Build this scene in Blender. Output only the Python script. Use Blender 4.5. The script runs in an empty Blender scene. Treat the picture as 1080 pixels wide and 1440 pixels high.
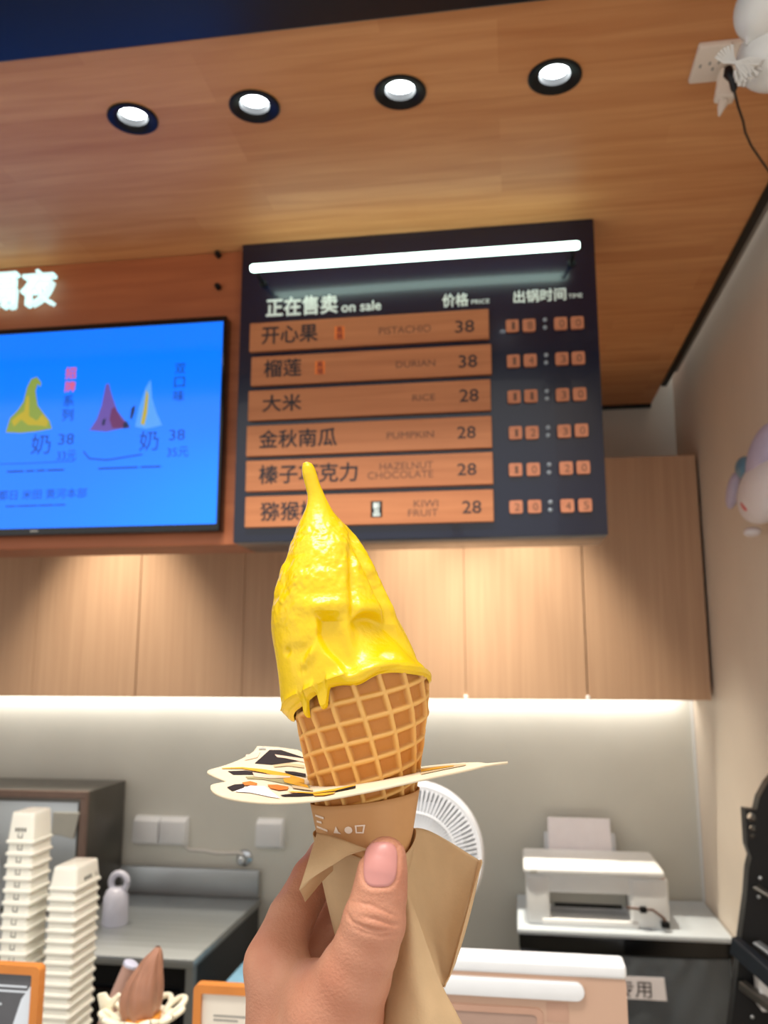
import bpy, bmesh, math, random
import numpy as np
from mathutils import Vector, Matrix
from mathutils import noise as mnoise
from mathutils.geometry import delaunay_2d_cdt
random.seed(7); rng = np.random.default_rng(7)

# ------------------------------------------------------------------ camera
F = 1190.0                                   # focal length in pixels of the 1080x1440 frame
PITCH = math.atan(213 / F)
YAW = math.atan(183 / F * math.cos(PITCH))
CAM = np.array([0.0, 0.0, 1.55])
FW = np.array([-math.sin(YAW) * math.cos(PITCH), math.cos(YAW) * math.cos(PITCH), math.sin(PITCH)])
RT = np.array([math.cos(YAW), math.sin(YAW), 0.0])
UP = np.cross(RT, FW)
FH = np.array([-math.sin(YAW), math.cos(YAW), 0.0])     # horizontal forward
scene = bpy.context.scene
col = scene.collection
cd = bpy.data.cameras.new('camera'); cam = bpy.data.objects.new('camera', cd); col.objects.link(cam)
cd.sensor_fit = 'VERTICAL'; cd.sensor_height = 24.0; cd.lens = F / 1440 * 24.0
cd.clip_start = 0.02
cam.matrix_world = Matrix(((RT[0], UP[0], -FW[0], CAM[0]), (RT[1], UP[1], -FW[1], CAM[1]), (RT[2], UP[2], -FW[2], CAM[2]), (0, 0, 0, 1)))
cd.dof.use_dof = True; cd.dof.focus_distance = 0.345; cd.dof.aperture_fstop = 11.0
scene.camera = cam

def ray(x, y): return FW * F + RT * (x - 540) - UP * (y - 720)
def PY(x, y, d):
    r = ray(x, y); return CAM + r * (d / r[1])
def PZ(x, y, z):
    r = ray(x, y); return CAM + r * ((z - CAM[2]) / r[2])
def PX(x, y, X):
    r = ray(x, y); return CAM + r * (X / r[0])
def proj(P):
    v = np.asarray(P, float) - CAM; z = v @ FW
    return np.stack([540 + F * (v @ RT) / z, 720 - F * (v @ UP) / z], -1)

# ------------------------------------------------------------------ world, large lights, exposure
w = bpy.data.worlds.new('world'); scene.world = w; w.use_nodes = True
bg = w.node_tree.nodes['Background']
bg.inputs[0].default_value = (1.0, 0.975, 0.94, 1); bg.inputs[1].default_value = 0.78
def area(name, loc, rot, sx, sy, power, color):
    l = bpy.data.lights.new(name, 'AREA'); l.shape = 'RECTANGLE'; l.size = sx; l.size_y = sy
    l.energy = power; l.color = color
    o = bpy.data.objects.new(name, l); col.objects.link(o); o.location = loc; o.rotation_euler = rot
    return o
# ceiling panels of the mall in front of the shop
area('mall_panel_light', (-0.35, 0.0, 3.15), (0, 0, 0), 1.0, 0.5, 21, (1, .95, .88))
# LED strip under the wall cabinets
area('cabinet_strip_light', (-0.95, 2.725, 1.458), (math.radians(20), 0, 0), 2.9, 0.02, 2.4, (1, .96, .88))
scene.view_settings.view_transform = 'Standard'
try: scene.view_settings.look = 'None'
except Exception: pass
scene.view_settings.gamma = 1.0
scene.view_settings.exposure = 0.6
scene.view_settings.use_curve_mapping = False

# ------------------------------------------------------------------ materials
def lin(c):
    return tuple((v / 255 / 12.92 if v / 255 <= .04045 else ((v / 255 + .055) / 1.055) ** 2.4) for v in c) + (1,)
MATS = {}
def mat(name, rgb, rough=.5, metal=0, spec=.5, emit=0, noise=0, nscale=40, bump=0, bscale=200, sss=0, trans=0, alpha=1, transl=0, coat=0, stretch=(1, 1, 1), dark=None):
    m = bpy.data.materials.new(name); m.use_nodes = True; MATS[name] = m
    nt = m.node_tree; N = nt.nodes; L = nt.links; b = N['Principled BSDF']
    c = lin(rgb)
    b.inputs['Base Color'].default_value = c; b.inputs['Roughness'].default_value = rough
    b.inputs['Metallic'].default_value = metal; b.inputs['Specular IOR Level'].default_value = spec
    b.inputs['Coat Weight'].default_value = coat
    if emit:
        b.inputs['Emission Color'].default_value = c; b.inputs['Emission Strength'].default_value = emit
    if sss:
        b.inputs['Subsurface Weight'].default_value = sss
        b.inputs['Subsurface Radius'].default_value = (1, .35, .2); b.inputs['Subsurface Scale'].default_value = .004
    if trans: b.inputs['Transmission Weight'].default_value = trans
    b.inputs['Alpha'].default_value = alpha
    tc = N.new('ShaderNodeTexCoord'); mp = N.new('ShaderNodeMapping'); mp.inputs['Scale'].default_value = stretch
    L.new(tc.outputs['Object'], mp.inputs[0])
    if noise or dark:
        nz = N.new('ShaderNodeTexNoise'); nz.inputs['Scale'].default_value = nscale; nz.inputs['Detail'].default_value = 5
        L.new(mp.outputs[0], nz.inputs[0])
        rp = N.new('ShaderNodeValToRGB')
        d = lin(dark) if dark else tuple(v * (1 - noise) for v in c[:3]) + (1,)
        rp.color_ramp.elements[0].color = d; rp.color_ramp.elements[0].position = .3
        rp.color_ramp.elements[1].color = tuple(min(1, v * (1 + noise * .5)) for v in c[:3]) + (1,); rp.color_ramp.elements[1].position = .7
        L.new(nz.outputs[0], rp.inputs[0]); L.new(rp.outputs[0], b.inputs['Base Color'])
    if bump:
        n2 = N.new('ShaderNodeTexNoise'); n2.inputs['Scale'].default_value = bscale; n2.inputs['Detail'].default_value = 3
        L.new(mp.outputs[0], n2.inputs[0])
        bp = N.new('ShaderNodeBump'); bp.inputs['Strength'].default_value = bump; bp.inputs['Distance'].default_value = .001
        L.new(n2.outputs[0], bp.inputs['Height']); L.new(bp.outputs[0], b.inputs['Normal'])
    if transl:
        t = N.new('ShaderNodeBsdfTranslucent'); t.inputs[0].default_value = c
        mx = N.new('ShaderNodeMixShader'); mx.inputs[0].default_value = transl
        L.new(b.outputs[0], mx.inputs[1]); L.new(t.outputs[0], mx.inputs[2]); L.new(mx.outputs[0], N['Material Output'].inputs[0])
    return m

def wood(name, c0, c1, rough=.35, stave=(.0, .0), grain=(3, 60, 60), var=.5, spec=.5):
    """laminated timber: staves (length, width) as a print plus stretched grain; staves run along X, rows along Y (or Z)"""
    m = bpy.data.materials.new(name); m.use_nodes = True; MATS[name] = m
    nt = m.node_tree; N = nt.nodes; L = nt.links; b = N['Principled BSDF']
    b.inputs['Roughness'].default_value = rough; b.inputs['Specular IOR Level'].default_value = spec
    tc = N.new('ShaderNodeTexCoord')
    mp = N.new('ShaderNodeMapping'); mp.inputs['Scale'].default_value = grain; L.new(tc.outputs['Object'], mp.inputs[0])
    nz = N.new('ShaderNodeTexNoise'); nz.inputs['Scale'].default_value = 1.0; nz.inputs['Detail'].default_value = 6; nz.inputs['Distortion'].default_value = .6
    L.new(mp.outputs[0], nz.inputs[0])
    fac = nz.outputs[0]
    if stave[0]:
        br = N.new('ShaderNodeTexBrick'); br.inputs['Scale'].default_value = 1.0
        br.inputs['Brick Width'].default_value = stave[0]; br.inputs['Row Height'].default_value = stave[1]
        br.inputs['Mortar Size'].default_value = 0.0; br.offset = .37; br.offset_frequency = 3
        br.inputs['Color1'].default_value = (0, 0, 0, 1); br.inputs['Color2'].default_value = (1, 1, 1, 1)
        L.new(tc.outputs['Object'], br.inputs[0])
        mx = N.new('ShaderNodeMix'); mx.data_type = 'FLOAT'; mx.inputs[0].default_value = var
        L.new(nz.outputs[0], mx.inputs[2]); L.new(br.outputs[0], mx.inputs[3]); fac = mx.outputs[0]
    rp = N.new('ShaderNodeValToRGB')
    rp.color_ramp.elements[0].color = lin(c0); rp.color_ramp.elements[0].position = .22
    rp.color_ramp.elements[1].color = lin(c1); rp.color_ramp.elements[1].position = .78
    L.new(fac, rp.inputs[0]); L.new(rp.outputs[0], b.inputs['Base Color'])
    return m

wood('ceiling_wood', (190, 124, 74), (222, 162, 108), .48, (.42, .052), (4, 45, 45), .24, .3)
wood('panel_wood', (146, 76, 40), (172, 98, 56), .5, (0, 0), (3, 40, 40))
wood('slat_wood', (164, 98, 56), (188, 120, 74), .55, (0, 0), (4, 60, 90))
wood('tile_wood', (176, 108, 74), (196, 126, 90), .6, (0, 0), (30, 90, 90))
wood('cabinet_wood', (186, 148, 118), (202, 164, 132), .5, (0, 0), (70, 40, 2.0), spec=.35)
mat('navy', (12, 20, 44), .26, coat=.22, noise=.15, nscale=6)
mat('navy_gloss', (6, 8, 18), .32, noise=.1, nscale=6)
mat('black', (8, 8, 10), .42, spec=.3, noise=.2, nscale=30)
mat('black_gloss', (7, 8, 11), .18, noise=.1)
mat('graphite', (24, 28, 34), .4, noise=.2)
mat('wall', (218, 216, 206), .75, noise=.05, nscale=5)
mat('wall_warm', (226, 212, 196), .7, noise=.05, nscale=5)
mat('floor', (120, 114, 106), .35, noise=.2, nscale=12)
mat('trim_grey', (150, 150, 146), .35, metal=.6, noise=.05)
mat('white_text', (225, 238, 232), .5, noise=.03)
mat('ink', (38, 26, 28), .6, noise=.1)
mat('ink_soft', (96, 62, 44), .6, noise=.1)
mat('tag_orange', (232, 120, 44), .6, noise=.05)
mat('tag_red', (120, 40, 34), .6, noise=.05)
mat('bead', (150, 160, 168), .3, noise=.05)
mat('led_tube', (222, 255, 240), .4, emit=4.2)
mat('lamp_glass', (245, 252, 255), .3, emit=12.0)
mat('letter_light', (195, 232, 232), .4, emit=.75)
mat('reflector', (200, 205, 210), .2, metal=.9, noise=.03)
mat('screen', (0, 112, 246), .12, emit=0.53)
mat('screen_ink', (0, 52, 150), .3, emit=0.46)
mat('screen_red', (205, 80, 80), .3, emit=0.50)
mat('screen_yellow', (120, 140, 60), .3, emit=0.50)
mat('screen_gold', (165, 150, 40), .3, emit=0.50)
mat('screen_plum', (90, 70, 150), .3, emit=0.50)
mat('screen_maroon', (90, 40, 90), .3, emit=0.50)
mat('screen_black', (10, 25, 70), .3, emit=0.37)
mat('screen_pale', (70, 140, 215), .3, emit=0.56)
mat('steel', (176, 180, 182), .36, metal=.85, noise=.12, nscale=3, stretch=(1, 30, 1))
mat('steel_dark', (96, 92, 86), .35, metal=.8, noise=.15, nscale=3)
mat('copper_reveal', (126, 104, 94), .4, metal=.5, noise=.1)
mat('white_plastic', (230, 231, 232), .4, noise=.02)
mat('tub_white', (240, 236, 222), .5, noise=.02, sss=.05)
mat('tub_print', (74, 68, 64), .6, noise=.05)
mat('grey_print', (150, 146, 138), .6, noise=.05)
mat('grey_plastic', (168, 166, 158), .5, noise=.04)
mat('paper_white', (246, 240, 244), .8, noise=.02)
mat('clear_plastic', (236, 240, 246), .25, trans=.35, noise=.02)
mat('fridge_top', (196, 204, 212), .3, noise=.03)
mat('wrap', (170, 180, 190), .12, trans=.0, alpha=.24, bump=1.0, bscale=60)
mat('rose', (196, 160, 136), .35, noise=.04, nscale=8)
mat('rose_dark', (170, 140, 124), .4, noise=.05)
mat('rose_print', (186, 146, 124), .4, noise=.05)
mat('frame_orange', (206, 126, 52), .45, noise=.15, nscale=20, stretch=(1, 1, .3))
mat('poster_dark', (92, 92, 96), .2, noise=.15, nscale=14)
mat('poster_cream', (226, 216, 200), .35, noise=.04)
mat('poster_white', (215, 222, 230), .35, noise=.04)
mat('blue_bin', (98, 138, 164), .45, noise=.06)
mat('choc', (164, 116, 92), .35, noise=.08, nscale=60, sss=.05)
mat('pink_paper', (190, 150, 134), .6, noise=.04)
mat('lilac_plastic', (200, 200, 216), .3, noise=.03)
mat('cream_loop', (246, 236, 208), .5, noise=.03)
mat('cone_orange', (224, 148, 50), .5, noise=.15, nscale=120)
mat('balloon', (222, 220, 216), .35, noise=.03, sss=.05)
mat('lilac', (192, 180, 206), .55, noise=.04)
mat('plush_white', (232, 222, 224), .6, noise=.03, sss=.05)
mat('red_mark', (214, 96, 100), .5, noise=.05)
mat('cord_white', (214, 210, 204), .5, noise=.03)
mat('socket', (232, 218, 204), .45, noise=.02)
mat('yellow_ice', (232, 192, 0), .25, noise=.06, nscale=60, bump=.2, bscale=500, sss=.06, spec=.5)
mat('sleeve', (214, 160, 104), .55, noise=.05, nscale=60, transl=.12)
mat('sleeve_print', (240, 220, 200), .6, noise=.02)
mat('napkin', (222, 190, 146), .85, noise=.05, nscale=160, transl=.28, bump=.15, bscale=900)
mat('card', (224, 206, 176), .8, spec=.15, noise=.03)
mat('card_edge', (236, 222, 200), .8, spec=.15, noise=.03)
mat('print_black', (42, 32, 32), .8, spec=.15, noise=.1)
mat('print_yellow', (224, 164, 46), .8, spec=.15, noise=.15, nscale=200)
mat('print_orange', (222, 120, 50), .8, spec=.15, noise=.15, nscale=200)
mat('print_tan', (206, 180, 140), .8, spec=.15, noise=.1, nscale=200)
mat('print_pink', (234, 196, 172), .8, spec=.15, noise=.08, nscale=200)
mat('print_green', (160, 150, 110), .8, spec=.15, noise=.1, nscale=200)
mat('skin', (200, 146, 118), .5, dark=(184, 122, 95), nscale=38, sss=.08, bump=.35, bscale=900, spec=.3)
mat('nail', (196, 134, 126), .34, noise=.06, nscale=120, sss=.06, spec=.4)

# toasted wafer: the raised bars are a touch paler than the pressed cells, part browning, part shade put into the colour
def wafer():
    m = mat('wafer', (214, 150, 70), .55, noise=.1, nscale=160, bump=.2, bscale=700, sss=.06)
    nt = m.node_tree; N = nt.nodes; L = nt.links
    at = N.new('ShaderNodeAttribute'); at.attribute_name = 'ridge'
    rp = N.new('ShaderNodeValToRGB'); rp.color_ramp.elements[0].color = lin((182, 116, 42)); rp.color_ramp.elements[1].color = lin((218, 166, 90))
    L.new(at.outputs['Fac'], rp.inputs[0]); L.new(rp.outputs[0], N['Principled BSDF'].inputs['Base Color'])
wafer()

# ------------------------------------------------------------------ helpers
def tag(o, label=None, cat=None, group=None, kind=None):
    if label: o['label'] = label
    if cat: o['category'] = cat
    if group: o['group'] = group
    if kind: o['kind'] = kind
    return o
def empty(name, loc=(0, 0, 0), rz=0):
    o = bpy.data.objects.new(name, None); col.objects.link(o); o.location = loc; o.rotation_euler = (0, 0, rz); o.empty_display_size = .02
    return o
def link(name, me, m=None, parent=None, smooth=None):
    if m is not None:
        me.materials.clear(); me.materials.append(MATS[m])
    if smooth is not None:
        for p_ in me.polygons: p_.use_smooth = True
        me.set_sharp_from_angle(angle=math.radians(smooth))
    o = bpy.data.objects.new(name, me); col.objects.link(o)
    if parent is not None:
        o.parent = parent
        if parent.type == 'EMPTY' or True:
            # coordinates are given in world space: undo the parent's placement
            bpy.context.view_layer.update() if False else None
    return o
def copy_tree(o, parent=None):
    c = o.copy(); col.objects.link(c); c.parent = parent
    for ch in list(o.children): copy_tree(ch, c)
    return c
class MB:
    """collects pieces of one mesh"""
    def __init__(s): s.bm = bmesh.new()
    def add(s, vs, fs):
        b = [s.bm.verts.new(tuple(v)) for v in vs]
        for f in fs:
            try: s.bm.faces.new([b[i] for i in f])
            except ValueError: pass
        return s
    def box(s, lo, hi, bev=0, seg=2, M=None):
        x0, y0, z0 = lo; x1, y1, z1 = hi
        t = bmesh.new(); bmesh.ops.create_cube(t, size=1)
        for v in t.verts: v.co = Vector((x0 + (v.co.x + .5) * (x1 - x0), y0 + (v.co.y + .5) * (y1 - y0), z0 + (v.co.z + .5) * (z1 - z0)))
        if bev: bmesh.ops.bevel(t, geom=list(t.edges), offset=bev, segments=seg, profile=.5, affect='EDGES')
        if M: bmesh.ops.transform(t, matrix=M, verts=t.verts)
        s.merge(t); return s
    def merge(s, t):
        me = bpy.data.meshes.new('tmp'); t.to_mesh(me); t.free(); s.bm.from_mesh(me); bpy.data.meshes.remove(me)
    def tube(s, pts, r, n=10, caps=True):
        pts = [Vector(p) for p in pts]; R = r if hasattr(r, '__len__') else [r] * len(pts)
        rings = []; prev = None
        for i, p in enumerate(pts):
            t = (pts[min(i + 1, len(pts) - 1)] - pts[max(i - 1, 0)]).normalized()
            a = prev if prev is not None else (Vector((0, 0, 1)) if abs(t.z) < .9 else Vector((1, 0, 0)))
            u = (a - t * a.dot(t)).normalized(); v = t.cross(u); prev = u
            rings.append([s.bm.verts.new(p + (u * math.cos(k * 2 * math.pi / n) + v * math.sin(k * 2 * math.pi / n)) * R[i]) for k in range(n)])
        for a, b in zip(rings, rings[1:]):
            for k in range(n): s.bm.faces.new((a[k], a[(k + 1) % n], b[(k + 1) % n], b[k]))
        if caps: s.bm.faces.new(rings[0][::-1]); s.bm.faces.new(rings[-1])
        return s
    def lathe(s, prof, n=32, M=None, close=False):
        t = bmesh.new(); rings = []
        for r, z in prof:
            if r < 1e-6: rings.append([t.verts.new((0, 0, z))])
            else: rings.append([t.verts.new((r * math.cos(k * 2 * math.pi / n), r * math.sin(k * 2 * math.pi / n), z)) for k in range(n)])
        for a, b in zip(rings, rings[1:]):
            for k in range(n):
                k2 = (k + 1) % n
                if len(a) == 1 and len(b) == 1: continue
                if len(a) == 1: t.faces.new((a[0], b[k], b[k2]))
                elif len(b) == 1: t.faces.new((a[k], a[k2], b[0]))
                else: t.faces.new((a[k], a[k2], b[k2], b[k]))
        bmesh.ops.recalc_face_normals(t, faces=t.faces)
        if M: bmesh.ops.transform(t, matrix=M, verts=t.verts)
        s.merge(t); return s
    def prism(s, poly, axis, a, b, bev=0):
        """poly in the two other axes, extruded from a to b along axis"""
        t = bmesh.new()
        def mk(p, d):
            if axis == 'x': return (d, p[0], p[1])
            if axis == 'y': return (p[0], d, p[1])
            return (p[0], p[1], d)
        v0 = [t.verts.new(mk(p, a)) for p in poly]; v1 = [t.verts.new(mk(p, b)) for p in poly]
        n = len(poly); t.faces.new(v0); t.faces.new(v1[::-1])
        for i in range(n): t.faces.new((v0[i], v0[(i + 1) % n], v1[(i + 1) % n], v1[i]))
        bmesh.ops.recalc_face_normals(t, faces=t.faces)
        if bev: bmesh.ops.bevel(t, geom=list(t.edges), offset=bev, segments=2, profile=.5, affect='EDGES')
        s.merge(t); return s
    def build(s, name, m, parent=None, smooth=None):
        bmesh.ops.recalc_face_normals(s.bm, faces=s.bm.faces)
        me = bpy.data.meshes.new(name); s.bm.to_mesh(me); s.bm.free()
        o = link(name, me, m, parent, smooth)
        if parent is not None: place(o, parent)
        return o
def place(o, parent):
    """mesh data is in world space: bring it into its parent's space"""
    M = world_of(parent)
    if M != Matrix.Identity(4): o.data.transform(M.inverted())
def world_of(o):
    M = Matrix.Translation(o.location) @ o.rotation_euler.to_matrix().to_4x4()
    return world_of(o.parent) @ M if o.parent else M
def grid_mesh(name, P, m, parent=None, closed_u=False, smooth=180, attr=None, flip=None):
    """P: rows x cols x 3"""
    R, C_ = P.shape[:2]
    if flip is None: flip = closed_u
    idx = np.arange(R * C_).reshape(R, C_)
    if closed_u:
        a = idx[:-1]; b = np.roll(idx, -1, 1)[:-1]; c = np.roll(idx, -1, 1)[1:]; d = idx[1:]
    else:
        a = idx[:-1, :-1]; b = idx[:-1, 1:]; c = idx[1:, 1:]; d = idx[1:, :-1]
    F_ = np.stack([a, b, c, d] if not flip else [d, c, b, a], -1).reshape(-1, 4)
    me = bpy.data.meshes.new(name)
    me.vertices.add(R * C_); me.vertices.foreach_set('co', P.reshape(-1).astype(np.float32))
    me.loops.add(F_.size); me.loops.foreach_set('vertex_index', F_.reshape(-1).astype(np.int32))
    me.polygons.add(len(F_)); me.polygons.foreach_set('loop_start', np.arange(0, F_.size, 4, dtype=np.int32))
    me.update(calc_edges=True); me.validate()
    if attr is not None:
        at = me.attributes.new('ridge', 'FLOAT', 'POINT'); at.data.foreach_set('value', attr.reshape(-1).astype(np.float32))
    o = link(name, me, m, parent, smooth)
    if parent is not None: place(o, parent)
    return o
def text_mesh(body, bold=0.0, extrude=0.0):
    cu = bpy.data.curves.new('t', 'FONT'); cu.body = body; cu.size = 1; cu.extrude = extrude; cu.resolution_u = 3
    cu.space_line = .95
    o = bpy.data.objects.new('t', cu); col.objects.link(o)
    dg = bpy.context.evaluated_depsgraph_get(); me = bpy.data.meshes.new_from_object(o.evaluated_get(dg))
    bpy.data.objects.remove(o); bpy.data.curves.remove(cu)
    if bold:                                       # heavier strokes: the outline again, shifted a little each way
        b = bmesh.new()
        for i_, (dx, dy) in enumerate(((0, 0), (bold, 0), (-bold, 0), (0, bold), (0, -bold))):
            n0 = len(b.verts); b.from_mesh(me); b.verts.ensure_lookup_table()
            for v in b.verts[n0:]: v.co.x += dx; v.co.y += dy; v.co.z += .003 * i_
        b.to_mesh(me); b.free()
    return me
def lettering(name, body, Y, left, right, hpx, m, parent, bold=0.0, ext=.0006):
    """writing on a plane facing the counter (Y = const), between two pixels of its mid line, hpx tall"""
    me = text_mesh(body, bold, .02)
    co = np.array([v.co for v in me.vertices]); lo = co.min(0); hi = co.max(0)
    a = PY(*left, Y); b = PY(*right, Y)
    h = abs(PY(left[0], left[1] + hpx / 2, Y)[2] - PY(left[0], left[1] - hpx / 2, Y)[2])
    zc_ = (a[2] + b[2]) / 2
    u = (co - lo) / np.maximum(hi - lo, 1e-9)
    out = np.stack([a[0] + u[:, 0] * (b[0] - a[0]), Y + ext / 2 - u[:, 2] * ext, zc_ - h / 2 + u[:, 1] * h], -1)
    me.vertices.foreach_set('co', out.reshape(-1).astype(np.float32)); me.update()
    o = link(name, me, m, parent)
    if parent is not None: place(o, parent)
    return o
def rrect(x0, x1, z0, z1, r, n=5):
    pts = []
    for cx, cz, a0 in ((x1 - r, z1 - r, 0), (x0 + r, z1 - r, 90), (x0 + r, z0 + r, 180), (x1 - r, z0 + r, 270)):
        for k in range(n + 1):
            a = math.radians(a0 + 90 * k / n); pts.append((cx + r * math.cos(a), cz + r * math.sin(a)))
    return pts
def spline(xs, ys):
    """monotone-ish cubic (Catmull-Rom on non-uniform knots)"""
    xs = np.array(xs, float); ys = np.array(ys, float)
    d = np.gradient(ys, xs)
    def f(x):
        x = np.clip(x, xs[0], xs[-1]); i = np.clip(np.searchsorted(xs, x) - 1, 0, len(xs) - 2)
        h = xs[i + 1] - xs[i]; t = (x - xs[i]) / h
        return (2 * t**3 - 3 * t**2 + 1) * ys[i] + (t**3 - 2 * t**2 + t) * h * d[i] + (-2 * t**3 + 3 * t**2) * ys[i + 1] + (t**3 - t**2) * h * d[i + 1]
    return f

# ------------------------------------------------------------------ the setting
ZC = 2.38; XR = .535; YB = 2.76; XL = -2.7
def struct(name, lo, hi, m, bev=0, label=None, cat=None):
    o = MB().box(lo, hi, bev).build(name, m); o['kind'] = 'structure'
    if label: o['label'] = label; o['category'] = cat
    return o
struct('floor', (XL, -2.2, -.05), (XR + .1, YB + .1, 0), 'floor', label='grey floor behind the counter', cat='floor')
struct('wall_back', (XL, YB, 0), (XR + .1, YB + .1, 3.0), 'wall', label='grey painted back wall under the cabinets', cat='wall')
struct('wall_right', (XR, .2, 0), (XR + .1, YB, 3.0), 'wall_warm', label='warm grey side wall by the printer', cat='wall')
struct('wall_left', (XL - .1, .2, 0), (XL, YB + .1, 3.0), 'wall', label='grey side wall far along the shop', cat='wall')
struct('trim_1', (XR - .006, YB - .016, .5), (XR, YB, 1.452), 'white_plastic', .001, 'pale corner strip where the walls meet', 'trim')

LIGHTS = [(-.561, 1.110), (-.366, 1.110), (-.144, 1.111), (.080, 1.111)]
REAR = [(-1.19, 2.24), (-.27, 2.24), (.03, 2.24)]
XE = .462                                                     # right edge of the timber ceiling
def ceiling():
    pts = []; edges = []; 
    def loop(ps):
        i0 = len(pts); pts.extend(Vector(p) for p in ps); n = len(ps)
        edges.extend((i0 + k, i0 + (k + 1) % n) for k in range(n))
    loop([(XL, .953), (XE, .953), (XE, YB), (XL, YB)])
    hs = LIGHTS + REAR
    for x, y in hs: loop([(x + .034 * math.cos(a * math.pi / 16), y + .034 * math.sin(a * math.pi / 16)) for a in range(32)])
    v, e, f, *_ = delaunay_2d_cdt(pts, edges, [], 0, 1e-6)
    fs = []
    for t in f:
        c = sum((v[i] for i in t), Vector((0, 0))) / len(t)
        if all((c - Vector(h)).length > .0335 for h in hs): fs.append(t)
    b = MB(); b.add([(p.x, p.y, ZC) for p in v], fs)
    b.box((XL, .953, ZC + .09), (XE, YB, ZC + .14))
    o = b.build('ceiling', 'ceiling_wood'); tag(o, 'timber laminate ceiling with round downlights', 'ceiling', kind='structure')
ceiling()
struct('trim_2', (XL, .62, ZC - .012), (XR, .953, ZC + .35), 'navy_gloss', .004, 'dark glossy fascia along the ceiling front', 'trim')
struct('trim_3', (XE, .953, ZC - .006), (XE + .016, 2.55, ZC + .13), 'black', .001, 'black edge strip of the timber ceiling', 'trim')
struct('trim_4', (XE + .016, .953, ZC + .004), (XE + .03, 2.45, ZC + .1), 'trim_grey', .001, 'grey metal profile beside the black edge strip', 'trim')
struct('trim_5', (XL, YB - .02, ZC - .010), (XE, YB, ZC + .002), 'black', .001, 'black edge strip at the back of the ceiling', 'trim')

# ------------------------------------------------------------------ downlights
def downlight(x, y, label, group, power, spot=100, color=(1, .97, .92), blend=.6):
    r = empty('downlight', (x, y, ZC)); tag(r, label, 'light', group)
    M = Matrix.Translation((x, y, ZC))
    MB().lathe([(.0385, .001), (.0385, -.002), (.0365, -.0035), (.030, -.003), (.0225, .002), (.0215, .013)], 40, M).build('trim_ring', 'black', r, 30)
    MB().lathe([(.0215, .013), (.0215, .024), (.022, .040), (.0, .042)], 32, M).build('reflector', 'reflector', r, 30)
    MB().lathe([(.0, .0115), (.012, .012), (.0208, .0135), (.0208, .016), (0, .016)], 32, M).build('lens', 'lamp_glass', r, 30)
    l = bpy.data.lights.new('downlight_beam', 'SPOT'); l.energy = power; l.spot_size = math.radians(spot); l.spot_blend = blend; l.shadow_soft_size = .02; l.color = color
    o = bpy.data.objects.new('downlight_beam', l); col.objects.link(o); o.parent = r; o.location = (0, 0, -.012)
    return r
where = ['black ringed ceiling downlight farthest from the side wall, at the row end', 'black ringed ceiling downlight second from the row end away from the wall',
         'black ringed ceiling downlight second from the side wall socket', 'black ringed ceiling downlight closest to the white ceiling socket']
for (x, y), lb in zip(LIGHTS, where): downlight(x, y, lb, 'downlights in the timber ceiling', 10)
for (x, y), lb in zip(REAR, ['ceiling downlight behind the television panel washing the cabinets', 'ceiling downlight hidden behind the middle of the menu board', 'ceiling downlight hidden behind the right end of the menu board']):
    downlight(x, y, lb, 'downlights behind the boards', 60, 66, (1, .91, .74), .8)

# ------------------------------------------------------------------ wall cabinets
YC = 2.45; ZB = 1.463; ZT = 2.135
seams = [-2.45, -2.12, -1.79, -1.46, -1.125, -.794, -.466, -.137, .199, .527]
units = [(0, 2, 'far end wall cabinet with two plain beige doors'), (2, 4, 'two-door beige wall cabinet beside the steel unit, below the television'), (4, 6, 'two-door beige wall cabinet above the white socket covers'),
         (6, 8, 'two-door beige wall cabinet with white bumpers under the menu board'), (8, 9, 'single-door beige wall cabinet against the side wall')]
for a, b, lb in units:
    r = empty('wall_cabinet', ((seams[a] + seams[b]) / 2, YC, ZB)); tag(r, lb, 'cabinet', 'beige wall cabinets')
    MB().box((seams[a] + .001, YC + .019, ZB), (seams[b] - .001, YB, ZT)).build('body', 'cabinet_wood', r)
    for k in range(a, b):
        g0 = .0015 if k == a else .0006; g1 = .0015 if k == b - 1 else .0006
        MB().box((seams[k] + g0, YC, ZB - .012), (seams[k + 1] - g1, YC + .018, ZT), .0008, 1).build('door', 'cabinet_wood', r)
for x, u in ((-.137, 3), (.199, 4)):
    r = [o for o in bpy.data.objects if o.name.startswith('wall_cabinet')][u]
    MB().lathe([(0, .012), (.004, .012), (.0055, .009), (.0055, 0), (0, 0)], 14, Matrix.Translation((x, YC - .004, ZB - .012))).build('door_bumper', 'white_plastic', r, 40)

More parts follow.
